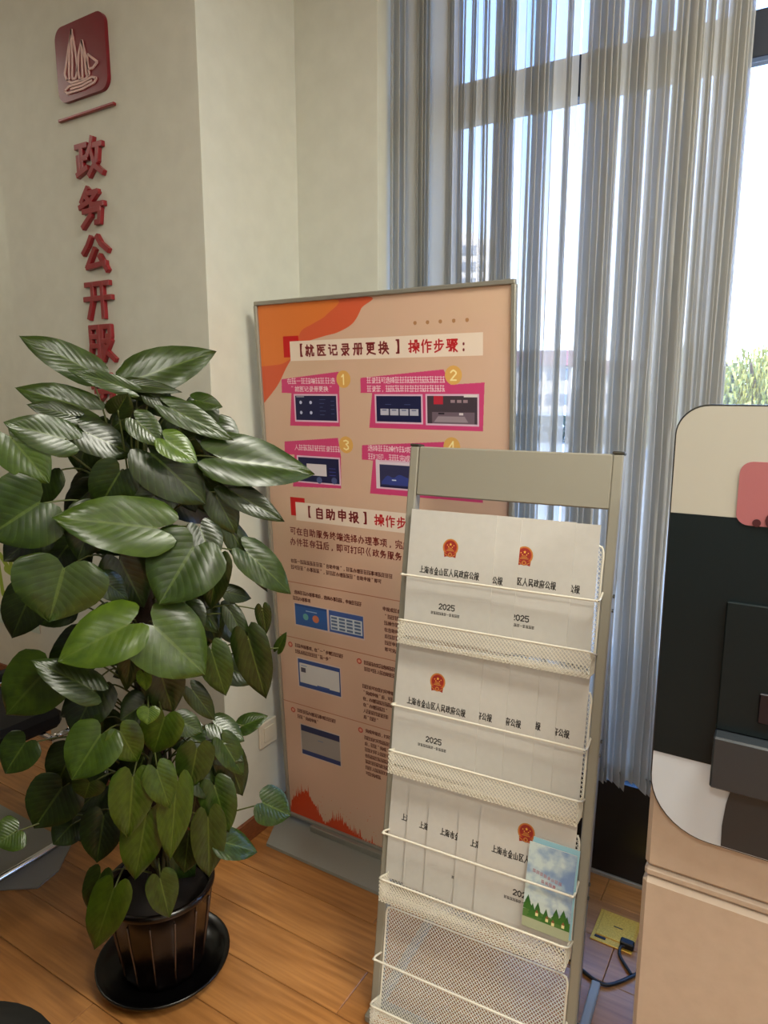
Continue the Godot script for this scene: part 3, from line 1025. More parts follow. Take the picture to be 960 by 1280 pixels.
	R.call(0.075, 1.116, 0.244, 1.214, Color(0.20, 0.30, 0.54))
	R.call(0.080, 1.130, 0.240, 1.200, Color(0.80, 0.80, 0.80))
	R.call(0.086, 1.146, 0.106, 1.162, Color(0.30, 0.28, 0.34)); R.call(0.088, 1.137, 0.112, 1.140, Color(0.45, 0.55, 0.72))
	R.call(0.15, 1.196, 0.20, 1.202, Color(0.24, 0.34, 0.58))
	ink_text(im, "若需继续办理其他事项点击确认", P.call(0.060, 1.300), tiny, 0.4, 2.0, dark)
	ink_text(im, "点击“完成申报”", P.call(0.059, 1.322), tiny, 0.4, 2.0, dark)
	ink_text(im, "完成申报后，打印申报单", P.call(0.333, 1.300), tiny, 0.6, 2.0, dark)
	for i in 7:
		ink_text(im, ["确认后打印的材料凭证", "后，点击“完成”", "如需打印上传需可", "在窗口领取结果材料", "或通过其他方式领取", "确认上传提交打印单", "可以完成。"][i], P.call(0.328, 1.325 + i * 0.021), tiny, 0.6, 2.0, dark)
	R.call(0.067, 1.352, 0.234, 1.468, Color(0.78, 0.72, 0.70))
	R.call(0.071, 1.356, 0.230, 1.464, Color(0.60, 0.58, 0.56))
	R.call(0.071, 1.356, 0.230, 1.378, Color(0.16, 0.19, 0.34))
	R.call(0.071, 1.448, 0.230, 1.464, Color(0.18, 0.24, 0.44))
	R.call(0.14, 1.396, 0.162, 1.400, Color(0.46, 0.50, 0.58))
	# torn orange brush edge along the foot
	var top := []
	var r := RandomNumberGenerator.new()
	r.seed = 9
	var u := 0.0
	var poly := PackedVector2Array([P.call(0.0, 1.73)])
	var lay := [[0.0, 1.69], [0.03, 1.63], [0.08, 1.605], [0.11, 1.645], [0.15, 1.70], [0.20, 1.665], [0.26, 1.685], [0.31, 1.705], [0.36, 1.71], [0.45, 1.68], [0.6, 1.70], [0.81, 1.66]]
	while u < 0.806:
		var v := 1.7
		for i in lay.size() - 1:
			if u >= lay[i][0] and u <= lay[i + 1][0]:
				v = lerpf(lay[i][1], lay[i + 1][1], (u - lay[i][0]) / (lay[i + 1][0] - lay[i][0]))
		var spike := -0.035 * pow(r.randf(), 3.0) if int(u * 1000.0) % 2 == 0 else 0.016 * r.randf()
		poly.append(P.call(u, v + spike))
		u += 0.0027
	poly.append(P.call(0.806, 1.73))
	ink_poly(im, poly, Color(0.78, 0.27, 0.12))
	for i in 60:
		var uu := r.randf() * 0.8
		ink_disc(im, P.call(uu, 1.60 + r.randf() * 0.08), 1.6, Color(0.80, 0.40, 0.26))
	return im

func smooth_poly(pts: Array, sc: float) -> PackedVector2Array:
	var out := PackedVector2Array()
	for i in pts.size():
		var p: Array = pts[i]
		out.append(Vector2(p[0], p[1]) * sc)
	# round the run of inner points
	var s := PackedVector2Array()
	for i in out.size() - 1:
		var a := out[maxi(i - 1, 0)]
		var d := out[mini(i + 2, out.size() - 1)]
		for k in 6: s.append(out[i].cubic_interpolate(out[i + 1], a, d, k / 6.0))
	s.append(out[-1])
	return s

func poster_stand() -> void:
	var foot := Vector3(-1.437, 0.03, -1.72)
	var head := Vector3(-1.437, 1.755, -1.625)
	var up := (head - foot).normalized()
	var out := Vector3.RIGHT.cross(up).normalized()
	var wide := 0.806
	var base := Vector3(-1.035, 0, -1.70)
	var t := thing("display_stand", "tall peach-coloured display stand with printed operating steps on a grey base plate", "display stand", base)
	var tr := Transform3D(Basis(Vector3.RIGHT, up, out), foot - base)
	var hh := foot.distance_to(head)
	var st := start()
	bevel_box(st, tr * Transform3D(Basis(), Vector3(wide * 0.5, hh * 0.5, -0.004)), Vector3(wide, hh, 0.006))
	put(done(st), "panel", M.paper_edge, t)
	var pr := put(picture(tr * Vector3(0, hh, 0.0), tr * Vector3(wide, hh, 0.0), tr * Vector3(wide, 0, 0.0), tr * Vector3(0, 0, 0.0)), "printed_sheet", printed(poster_image(), 0.42), t)
	pr.set_meta("label", "peach printed sheet with red headings, pink step boxes and small screen pictures")
	for s in [[Vector3(-0.004, 0, 0), Vector3(-0.004, hh, 0)], [Vector3(wide + 0.004, 0, 0), Vector3(wide + 0.004, hh, 0)], [Vector3(-0.008, hh + 0.005, 0), Vector3(wide + 0.008, hh + 0.005, 0)], [Vector3(0, 0.003, 0), Vector3(wide, 0.003, 0)]]:
		var b := start()
		bar(b, tr * s[0], tr * s[1], 0.012, 0.016, out, 0.002)
		put(done(b), "frame_rail", M.alu, t)
	# grey base plate with cut corners
	var y0 := 0.0
	var pl := PackedVector2Array([Vector2(-0.435, 0.02), Vector2(-0.385, 0.130), Vector2(0.36, 0.130), Vector2(0.41, 0.02), Vector2(0.36, -0.10), Vector2(-0.36, -0.10), Vector2(-0.435, -0.02)])
	var bp := start()
	prism(bp, pl, 0.0, 0.010, Transform3D(Basis(Vector3(1, 0, 0), Vector3(0, 0, 1), Vector3(0, 1, 0)), Vector3(0, y0, 0)))
	put(done(bp), "base_plate", M.steel_plate, t)
	var ps := start()
	bar(ps, Vector3(0, 0.01, -0.05), tr * Vector3(wide * 0.5, hh * 0.8, -0.02), 0.03, 0.02)
	put(done(ps), "pole", M.alu, t)
	var ft := start()
	bevel_box(ft, Transform3D(Basis(), Vector3(0, 0.020, -0.022)), Vector3(0.6, 0.022, 0.05))
	put(done(ft), "foot_clamp", M.alu, t)

# ------------------------------------------------------------------ magazine rack
var RT: Transform3D
const RACK_W := 0.485
const RACK_T := 1.389

func bulletin_image() -> Image:
	var im := Image.create(420, 574, false, Image.FORMAT_RGB8)
	var n := FastNoiseLite.new()
	n.frequency = 0.02
	for y in range(0, 574, 7):
		for x in range(0, 420, 7):
			var v := 0.745 + 0.012 * n.get_noise_2d(x, y)
			im.fill_rect(Rect2i(x, y, 7, 7), Color(v, v * 0.985, v * 0.955))
	emblem(im, Vector2(210, 156), 38.0)
	var ink := Color(0.10, 0.09, 0.08)
	ink_text(im, "上海市金山区人民政府公报", Vector2(64, 250), Vector2(21, 34), 3.6, 3.7, ink)
	ink_text(im, "2025", Vector2(168, 408), Vector2(28, 26), 3, 4.4, ink)
	ink_text(im, "第九期（总第一零九期）", Vector2(136, 448), Vector2(11, 12), 2.0, 1.8, Color(0.2, 0.19, 0.18))
	return im

# red disc in a golden wreath, gate and stars, gear and drape below
func emblem(im: Image, c: Vector2, r: float) -> void:
	var gold := Color(0.70, 0.47, 0.20)
	var red := Color(0.56, 0.13, 0.085)
	ink_disc(im, c, r, gold)
	ink_disc(im, c, r * 0.88, Color(0.70, 0.32, 0.14))
	ink_disc(im, c - Vector2(0, r * 0.04), r * 0.76, red)
	ink_poly(im, PackedVector2Array([c + Vector2(-r * 0.80, r * 0.62), c + Vector2(r * 0.80, r * 0.62), c + Vector2(r * 0.72, r * 1.16), c + Vector2(r * 0.3, r * 1.06), c + Vector2(0, r * 1.14), c + Vector2(-r * 0.3, r * 1.06), c + Vector2(-r * 0.72, r * 1.16)]), red)
	ink_disc(im, c + Vector2(0, r * 0.84), r * 0.26, gold)
	ink_disc(im, c + Vector2(0, r * 0.84), r * 0.14, red)
	for s in [-1.0, 1.0]:
		ink_line(im, c + Vector2(s * r * 0.74, r * 0.74), c + Vector2(s * r * 0.34, r * 0.98), r * 0.10, gold)
	im.fill_rect(Rect2i(int(c.x - r * 0.52), int(c.y + r * 0.34), int(r * 1.04), int(r * 0.12)), gold)
	im.fill_rect(Rect2i(int(c.x - r * 0.36), int(c.y + r * 0.16), int(r * 0.72), int(r * 0.12)), gold)
	im.fill_rect(Rect2i(int(c.x - r * 0.24), int(c.y + r * 0.03), int(r * 0.48), int(r * 0.09)), gold)
	ink_star(im, c + Vector2(0, -r * 0.36), r * 0.20, Color(0.90, 0.72, 0.30))
	for q in [[-0.42, -0.26], [-0.24, -0.06], [0.24, -0.06], [0.42, -0.26]]:
		ink_star(im, c + Vector2(q[0], q[1]) * r, r * 0.10, Color(0.90, 0.72, 0.30))

func leaflet_image() -> Image:
	var im := Image.create(200, 380, false, Image.FORMAT_RGB8)
	var n := FastNoiseLite.new()
	n.frequency = 0.012
	n.seed = 4
	var r := RandomNumberGenerator.new()
	r.seed = 12
	for y in range(0, 380, 4):
		for x in range(0, 200, 4):
			var f := clampf(0.55 + 0.9 * n.get_noise_2d(x, y) + (float(x) - 100.0) / 260.0 - absf(y - 110.0) / 300.0, 0, 1)
			im.fill_rect(Rect2i(x, y, 4, 4), Color(0.74, 0.80, 0.80).lerp(Color(0.36, 0.48, 0.68), f * 0.8))
	for i in 8: ink_text(im, "美丽乡村金山宣传手册"[i], Vector2(26 + i * 16, 112 + i * 3), Vector2(12, 14), 0, 2.2, Color(0.62, 0.46, 0.50))
	for i in 4: ink_text(im, "便民手册"[i], Vector2(66 + i * 16, 148 + i * 2), Vector2(12, 14), 0, 2.2, Color(0.62, 0.42, 0.46))
	im.fill_rect(Rect2i(0, 320, 200, 60), Color(0.66, 0.68, 0.56))
	ink_poly(im, PackedVector2Array([Vector2(0, 300), Vector2(60, 292), Vector2(130, 304), Vector2(200, 296), Vector2(200, 335), Vector2(0, 335)]), Color(0.30, 0.46, 0.22))
	for q in [[18, 232, 26], [40, 262, 22], [62, 252, 24], [98, 268, 22], [140, 252, 26], [170, 246, 26], [186, 268, 20]]:
		for k in 3:
			var w: float = q[2] * (0.5 + 0.28 * k)
			ink_poly(im, PackedVector2Array([Vector2(q[0], q[1] + k * 16), Vector2(q[0] + w, q[1] + 34 + k * 16), Vector2(q[0] - w, q[1] + 34 + k * 16)]), Color(0.14 + 0.03 * k, 0.36 + 0.03 * k, 0.16))
	for q in [[60, 300], [104, 310], [130, 318], [172, 312]]:
		ink_poly(im, PackedVector2Array([Vector2(q[0] - 8, q[1] + 2), Vector2(q[0], q[1] - 14), Vector2(q[0] + 8, q[1] + 2)]), Color(0.52, 0.34, 0.22))
		im.fill_rect(Rect2i(q[0] - 6, q[1] + 2, 12, 14), Color(0.88, 0.84, 0.62))
	return im

# a booklet against the rack: s across, top edge height along the slope, how far forward
func booklet(called: String, s: float, top: float, w: float, h: float, off: float, thick: float, front: Material, label: String, category: String, group: String, lean := 0.0) -> void:
	var foot := RT * Vector3(s + w * 0.5, top - h, off)
	var t := thing(called, label, category, foot, 0.0, group)
	var b := RT.basis * Basis(Vector3(0, 0, 1), lean)
	# a softly bowed cover: three strips down the height
	var ys := [0.0, h * 0.35, h * 0.7, h]
	var bow := [0.0, 0.003, 0.002, -0.001]
	var st := SurfaceTool.new()
	st.begin(Mesh.PRIMITIVE_TRIANGLES)
	var bk := start()
	for i in 3:
		var a := b * Vector3(-w * 0.5, ys[i + 1], thick + bow[i + 1])
		var c := b * Vector3(w * 0.5, ys[i + 1], thick + bow[i + 1])
		var d := b * Vector3(w * 0.5, ys[i], thick + bow[i])
		var e := b * Vector3(-w * 0.5, ys[i], thick + bow[i])
		var n := (e - a).cross(c - a).normalized()
		var v := [a, c, d, a, d, e]
		var v0: float = 1.0 - ys[i + 1] / h
		var v1: float = 1.0 - ys[i] / h
		var uv := [Vector2(0, v0), Vector2(1, v0), Vector2(1, v1), Vector2(0, v0), Vector2(1, v1), Vector2(0, v1)]
		for k in 6:
			st.set_normal(n)
			st.set_uv(uv[k])
			st.add_vertex(v[k])
		# pages behind the cover
		var a2 := b * Vector3(-w * 0.5, ys[i + 1], bow[i + 1])
		var c2 := b * Vector3(w * 0.5, ys[i + 1], bow[i + 1])
		var d2 := b * Vector3(w * 0.5, ys[i], bow[i])
		var e2 := b * Vector3(-w * 0.5, ys[i], bow[i])
		quad(bk, c2, a2, e2, d2)
		quad(bk, c, c2, d2, d)
		quad(bk, a2, a, e, e2)
		if i == 2: quad(bk, a2, c2, c, a)
		if i == 0: quad(bk, e, d, d2, e2)
	put(st.commit(), "cover", front, t)
	put(done(bk), "pages", M.paper_edge, t)

# expanded-metal sheet: two families of slanting strands inside a rectangle
func mesh_sheet(st: SurfaceTool, o: Vector3, ex: Vector3, ey: Vector3, w: float, h: float, n: Vector3, step := 0.0085, thick := 0.0013) -> void:
	var slope := 1.15
	for fam: float in [-1.0, 1.0]:
		var k := -h / slope
		while k < w + h / slope:
			# strand x = k + fam * y / slope, cut to the sheet
			var y0 := 0.0
			var y1 := h
			var x0 := k
			var x1 := k + fam * h / slope
			if fam > 0:
				if x0 < 0:
					y0 = -x0 * slope
					x0 = 0
				if x1 > w:
					y1 = h - (x1 - w) * slope
					x1 = w
			else:
				if x0 > w:
					y0 = (x0 - w) * slope
					x0 = w
				if x1 < 0:
					y1 = h + x1 * slope
					x1 = 0
			if y1 - y0 > 0.002:
				var a := o + ex * x0 + ey * y0
				var b := o + ex * x1 + ey * y1
				var d := (b - a).normalized()
				var s := d.cross(n).normalized() * thick * 0.5
				var q := n * thick * 0.5
				quad(st, a - s + q, b - s + q, b + s + q, a + s + q)
				quad(st, a + s - q, b + s - q, b - s - q, a - s - q)
				quad(st, a - s - q, b - s - q, b - s + q, a - s + q)
				quad(st, a + s + q, b + s + q, b + s - q, a + s - q)
			k += step

func magazine_rack() -> void:
	var foot := Vector3(-0.785, 0, -1.2228)
	var lean := atan(0.1514)
	var b := Basis(Vector3.UP, 0.0577) * Basis(Vector3.RIGHT, -lean)
	RT = Transform3D(b, foot)
	var t := thing("magazine_rack", "leaning grey-cream metal magazine rack with four wire mesh shelves", "rack", foot)
	var L := Transform3D(b, Vector3.ZERO)
	var nz := b.z
	# posts
	for s in [0.010, RACK_W - 0.012]:
		var st := start()
		bar(st, L * Vector3(s, 0.012, -0.012), L * Vector3(s, RACK_T, -0.012), 0.022, 0.030, nz, 0.003)
		var p := put(done(st), "post", M.rack, t)
		var cp := start()
		bevel_box(cp, L * Transform3D(Basis(), Vector3(s, RACK_T + 0.003, -0.012)), Vector3(0.024, 0.006, 0.032), 0.002)
		put(done(cp), "end_cap", M.screw, p)
		for i in 4:
			for dy in [0.045, 0.075]:
				var sc := start()
				var c := L * Vector3(s + (0.011 if s > 0.1 else -0.011), 1.02 - i * 0.307 + dy, -0.012)
				tube(sc, PackedVector3Array([c - b.x * 0.003, c + b.x * 0.003]), 0.004, -1, 8)
				put(done(sc), "screw", M.screw, p)
	# flat feet running back along the floor, held by the posts
	for s in [0.010, RACK_W - 0.012]:
		var fx := Basis(Vector3.UP, 0.0577)
		var st := start()
		bar(st, fx * Vector3(s, 0.010, 0.03), fx * Vector3(s, 0.010, -0.335), 0.022, 0.020, Vector3.UP, 0.003)
		put(done(st), "foot_bar", M.rack, t)
	var hd := start()
	bevel_box(hd, L * Transform3D(Basis(), Vector3(RACK_W * 0.5, 1.3315, -0.004)), Vector3(RACK_W - 0.044, 0.115, 0.014), 0.003)
	put(done(hd), "header_panel", M.rack, t)
	var cr := start()
	bar(cr, L * Vector3(0.02, 0.02, -0.014), L * Vector3(RACK_W - 0.022, 0.02, -0.014), 0.018, 0.018, nz, 0.002)
	put(done(cr), "cross_bar", M.rack, t)
	# shelves: mesh back, mesh tray, rim wires
	for i in 4:
		var y := 0.930 - i * 0.307
		var x0 := 0.024
		var x1 := RACK_W - 0.026
		var w := x1 - x0
		var deep := 0.050
		var sh := Node3D.new()
		sh.name = "shelf"
		t.add_child(sh, true)
		var ms := start()
		mesh_sheet(ms, L * Vector3(x0, y, 0.0), b.x, b.y, w, 0.268, b.z)
		var bk := put(done(ms), "back_mesh", M.wire, sh)
		bk.set_meta("kind", "stuff")
		var tr := start()
		mesh_sheet(tr, L * Vector3(x0, y, 0.0), b.x, b.z, w, deep, b.y)
		var fy := (b.y * 0.056 + b.z * 0.006)
		mesh_sheet(tr, L * Vector3(x0, y, deep), b.x, fy.normalized(), w, fy.length(), b.z)
		for sx in [x0, x1]:
			mesh_sheet(tr, L * Vector3(sx, y, 0.0), b.z, b.y, deep, 0.05, b.x)
		var tm := put(done(tr), "tray_mesh", M.wire, sh)
		tm.set_meta("kind", "stuff")
		var rim := start(false)
		var rr := 0.0024
		# tray rim with rounded front corners
		tube(rim, spline([L * Vector3(x0 - 0.004, y + 0.040, 0.0), L * Vector3(x0 - 0.004, y + 0.050, 0.040), L * Vector3(x0 + 0.008, y + 0.056, deep + 0.006), L * Vector3(x0 + 0.05, y + 0.056, deep + 0.006), L * Vector3(x1 - 0.05, y + 0.056, deep + 0.006), L * Vector3(x1 - 0.008, y + 0.056, deep + 0.006), L * Vector3(x1 + 0.004, y + 0.050, 0.040), L * Vector3(x1 + 0.004, y + 0.040, 0.0)], 5), rr, -1, 8)
		put(done(rim), "tray_rim", M.wire, sh)
		var bw := start(false)
		tube(bw, spline([L * Vector3(x0, y, 0.0), L * Vector3(x0, y + 0.20, 0.0), L * Vector3(x0, y + 0.255, 0.0), L * Vector3(x0 + 0.013, y + 0.268, 0.0), L * Vector3(x0 + 0.05, y + 0.268, 0.0), L * Vector3(x1 - 0.05, y + 0.268, 0.0), L * Vector3(x1 - 0.013, y + 0.268, 0.0), L * Vector3(x1, y + 0.255, 0.0), L * Vector3(x1, y + 0.20, 0.0), L * Vector3(x1, y, 0.0)], 5), rr, -1, 8)
		put(done(bw), "back_rim", M.wire, sh)
		var rail := start(false)
		tube(rail, spline([L * Vector3(x0 - 0.006, y + 0.150, 0.0), L * Vector3(x0 - 0.006, y + 0.159, 0.036), L * Vector3(x0 + 0.002, y + 0.159, 0.044), L * Vector3(x0 + 0.03, y + 0.159, 0.044), L * Vector3(x1 - 0.03, y + 0.159, 0.044), L * Vector3(x1 - 0.002, y + 0.159, 0.044), L * Vector3(x1 + 0.006, y + 0.159, 0.036), L * Vector3(x1 + 0.006, y + 0.172, 0.0)], 5), rr, -1, 8)
		put(done(rail), "front_wire", M.wire, sh)
	# bulletins
	var cover := printed(bulletin_image(), 0.6)
	var lays := [
		[1.240, [[0.022, "whole white bulletin on the top rack shelf, emblem and title in full"], [0.075, "white bulletin on the top rack shelf, mostly behind the whole one"], [0.192, "white bulletin on the top rack shelf showing half its red emblem"], [0.242, "white bulletin at the back on the top rack shelf, one character showing"]], false],
		[0.934, [[0.015, "whole white bulletin on the second rack shelf, emblem and title in full"], [0.077, "second bulletin on the second rack shelf, next behind the whole one"], [0.141, "third bulletin behind the whole one on the second rack shelf"], [0.184, "fourth bulletin behind the whole one on the second rack shelf"], [0.244, "rearmost bulletin on the second rack shelf, by the rack post"]], false],
		[0.646, [[0.017, "rearmost bulletin on the third rack shelf, only a narrow strip showing"], [0.065, "second bulletin from the rear on the third rack shelf"], [0.120, "middle bulletin of the fan on the third rack shelf"], [0.195, "bulletin next behind the foremost one on the third rack shelf"], [0.246, "foremost white bulletin on the third rack shelf, behind the blue leaflets"]], true]]
	for l in lays:
		var n: int = l[1].size()
		for i in n:
			var order := i if l[2] else n - 1 - i
			booklet("bulletin", l[1][i][0], l[0] + rng.randf_range(-0.003, 0.003), 0.2095, 0.297, 0.0045 + order * 0.0034, 0.0018, cover, l[1][i][1], "magazine", "white government bulletins on the rack", rng.randf_range(-0.004, 0.004))
	var lf := printed(leaflet_image(), 0.35)
	booklet("leaflet", 0.366, 0.566, 0.098, 0.192, 0.0275, 0.0015, mat(Color(0.55, 0.72, 0.78), 0.4), "pale blue leaflet peeking out behind the landscape one on the third shelf", "leaflet", "leaflets on the rack", -0.02)
	booklet("leaflet", 0.360, 0.556, 0.100, 0.184, 0.0325, 0.0015, lf, "blue leaflet with printed fir trees and houses on the third shelf", "leaflet", "leaflets on the rack", -0.02)

# ------------------------------------------------------------------ potted pothos
var axis := Vector3(-1.325, 0, -1.055)

func leaf_image(k: int) -> Image:
	var im := Image.create(96, 128, false, Image.FORMAT_RGB8)
	var n := FastNoiseLite.new()
	n.seed = 60 + k
	n.frequency = 0.03
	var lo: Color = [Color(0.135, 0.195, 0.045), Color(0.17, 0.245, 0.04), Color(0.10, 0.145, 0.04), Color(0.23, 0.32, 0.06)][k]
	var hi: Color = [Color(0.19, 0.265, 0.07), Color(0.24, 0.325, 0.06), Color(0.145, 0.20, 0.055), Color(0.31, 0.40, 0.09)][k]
	for y in 128:
		for x in 96:
			var u := (x / 95.0 - 0.5) * 2.0
			var v := y / 127.0
			var c := lo.lerp(hi, clampf(0.5 + n.get_noise_2d(x, y) * 0.9, 0, 1))
			# side veins sweep from the midrib towards the tip
			var w := absf(fposmod(v * 9.0 - absf(u) * 3.2, 1.0) - 0.5)
			if w < 0.055: c = c.lerp(Color(0.27, 0.35, 0.12), 0.35)
			if absf(u) < 0.035: c = c.lerp(Color(0.36, 0.42, 0.18), 0.55)
			im.set_pixel(x, y, c)
	return im

# quilted relief of the blade: sunk midrib and side veins, swollen between them
func leaf_relief() -> Image:
	var im := Image.create(96, 128, false, Image.FORMAT_RGB8)
	for y in 128:
		for x in 96:
			var u := (x / 95.0 - 0.5) * 2.0
			var v := y / 127.0
			var w := absf(fposmod(v * 9.0 - absf(u) * 3.2, 1.0) - 0.5) * 2.0
			var h := sqrt(w) * (0.35 + 0.65 * minf(1.0, absf(u) * 6.0)) * (1.0 - 0.4 * absf(u))
			im.set_pixel(x, y, Color(h, h, h))
	return im

# heart-shaped blade from its stalk end to its tip, facing along n
func leaf_mesh(base: Vector3, tip: Vector3, n: Vector3, width: float, fold: float, curl: float, twist: float) -> ArrayMesh:
	var ey := tip - base
	var len := ey.length()
	ey /= len
	n = (n - ey * n.dot(ey)).normalized()
	var ex := ey.cross(n).normalized()
	var ts := [0.0, 0.07, 0.16, 0.28, 0.42, 0.56, 0.70, 0.82, 0.92, 1.0]
	var fs := [0.70, 0.90, 0.99, 1.0, 0.95, 0.84, 0.65, 0.43, 0.20, 0.0]
	var us := [-1.0, -0.8, -0.52, -0.25, 0.0, 0.25, 0.52, 0.8, 1.0]
	var st := start(false)
	var grid := []
	var uvs := []
	for i in ts.size():
		var row := PackedVector3Array()
		var ur := PackedVector2Array()
		for j in us.size():
			var u: float = us[j]
			var t: float = ts[i]
			var au := absf(u)
			var hw: float = width * 0.5 * fs[i]
			var along := t * len - 0.21 * len * sin(PI * minf(1.0, pow(au, 0.8) * 0.78)) * pow(1.0 - t, 2.2)
			var rise: float = fold * hw * (au - 0.35 * au * au) - curl * len * t * t + curl * 0.35 * len * t
			rise += 0.018 * len * sin(t * 9.0 + u * 2.5 + twist * 7.0) * au
			rise -= 0.10 * hw * pow(au, 4.0)
			# the ribs between the veins stand up very slightly
			rise += 0.006 * len * sin((t * 9.0 - au * 3.2) * TAU) * au * (1.0 - au)
			var p := base + ey * along + ex * (u * hw) + n * (rise + twist * u * hw * t)
			row.append(p)
			ur.append(Vector2(0.5 + u * 0.5, clampf(along / len * 0.85 + 0.15, 0, 1)))
		grid.append(row)
		uvs.append(ur)
	for i in ts.size() - 1:
		for j in us.size() - 1:
			var q := [[i, j], [i + 1, j], [i + 1, j + 1], [i, j], [i + 1, j + 1], [i, j + 1]]
			for e in q:
				st.set_uv(uvs[e[0]][e[1]])
				st.add_vertex(grid[e[0]][e[1]])
	return done(st)

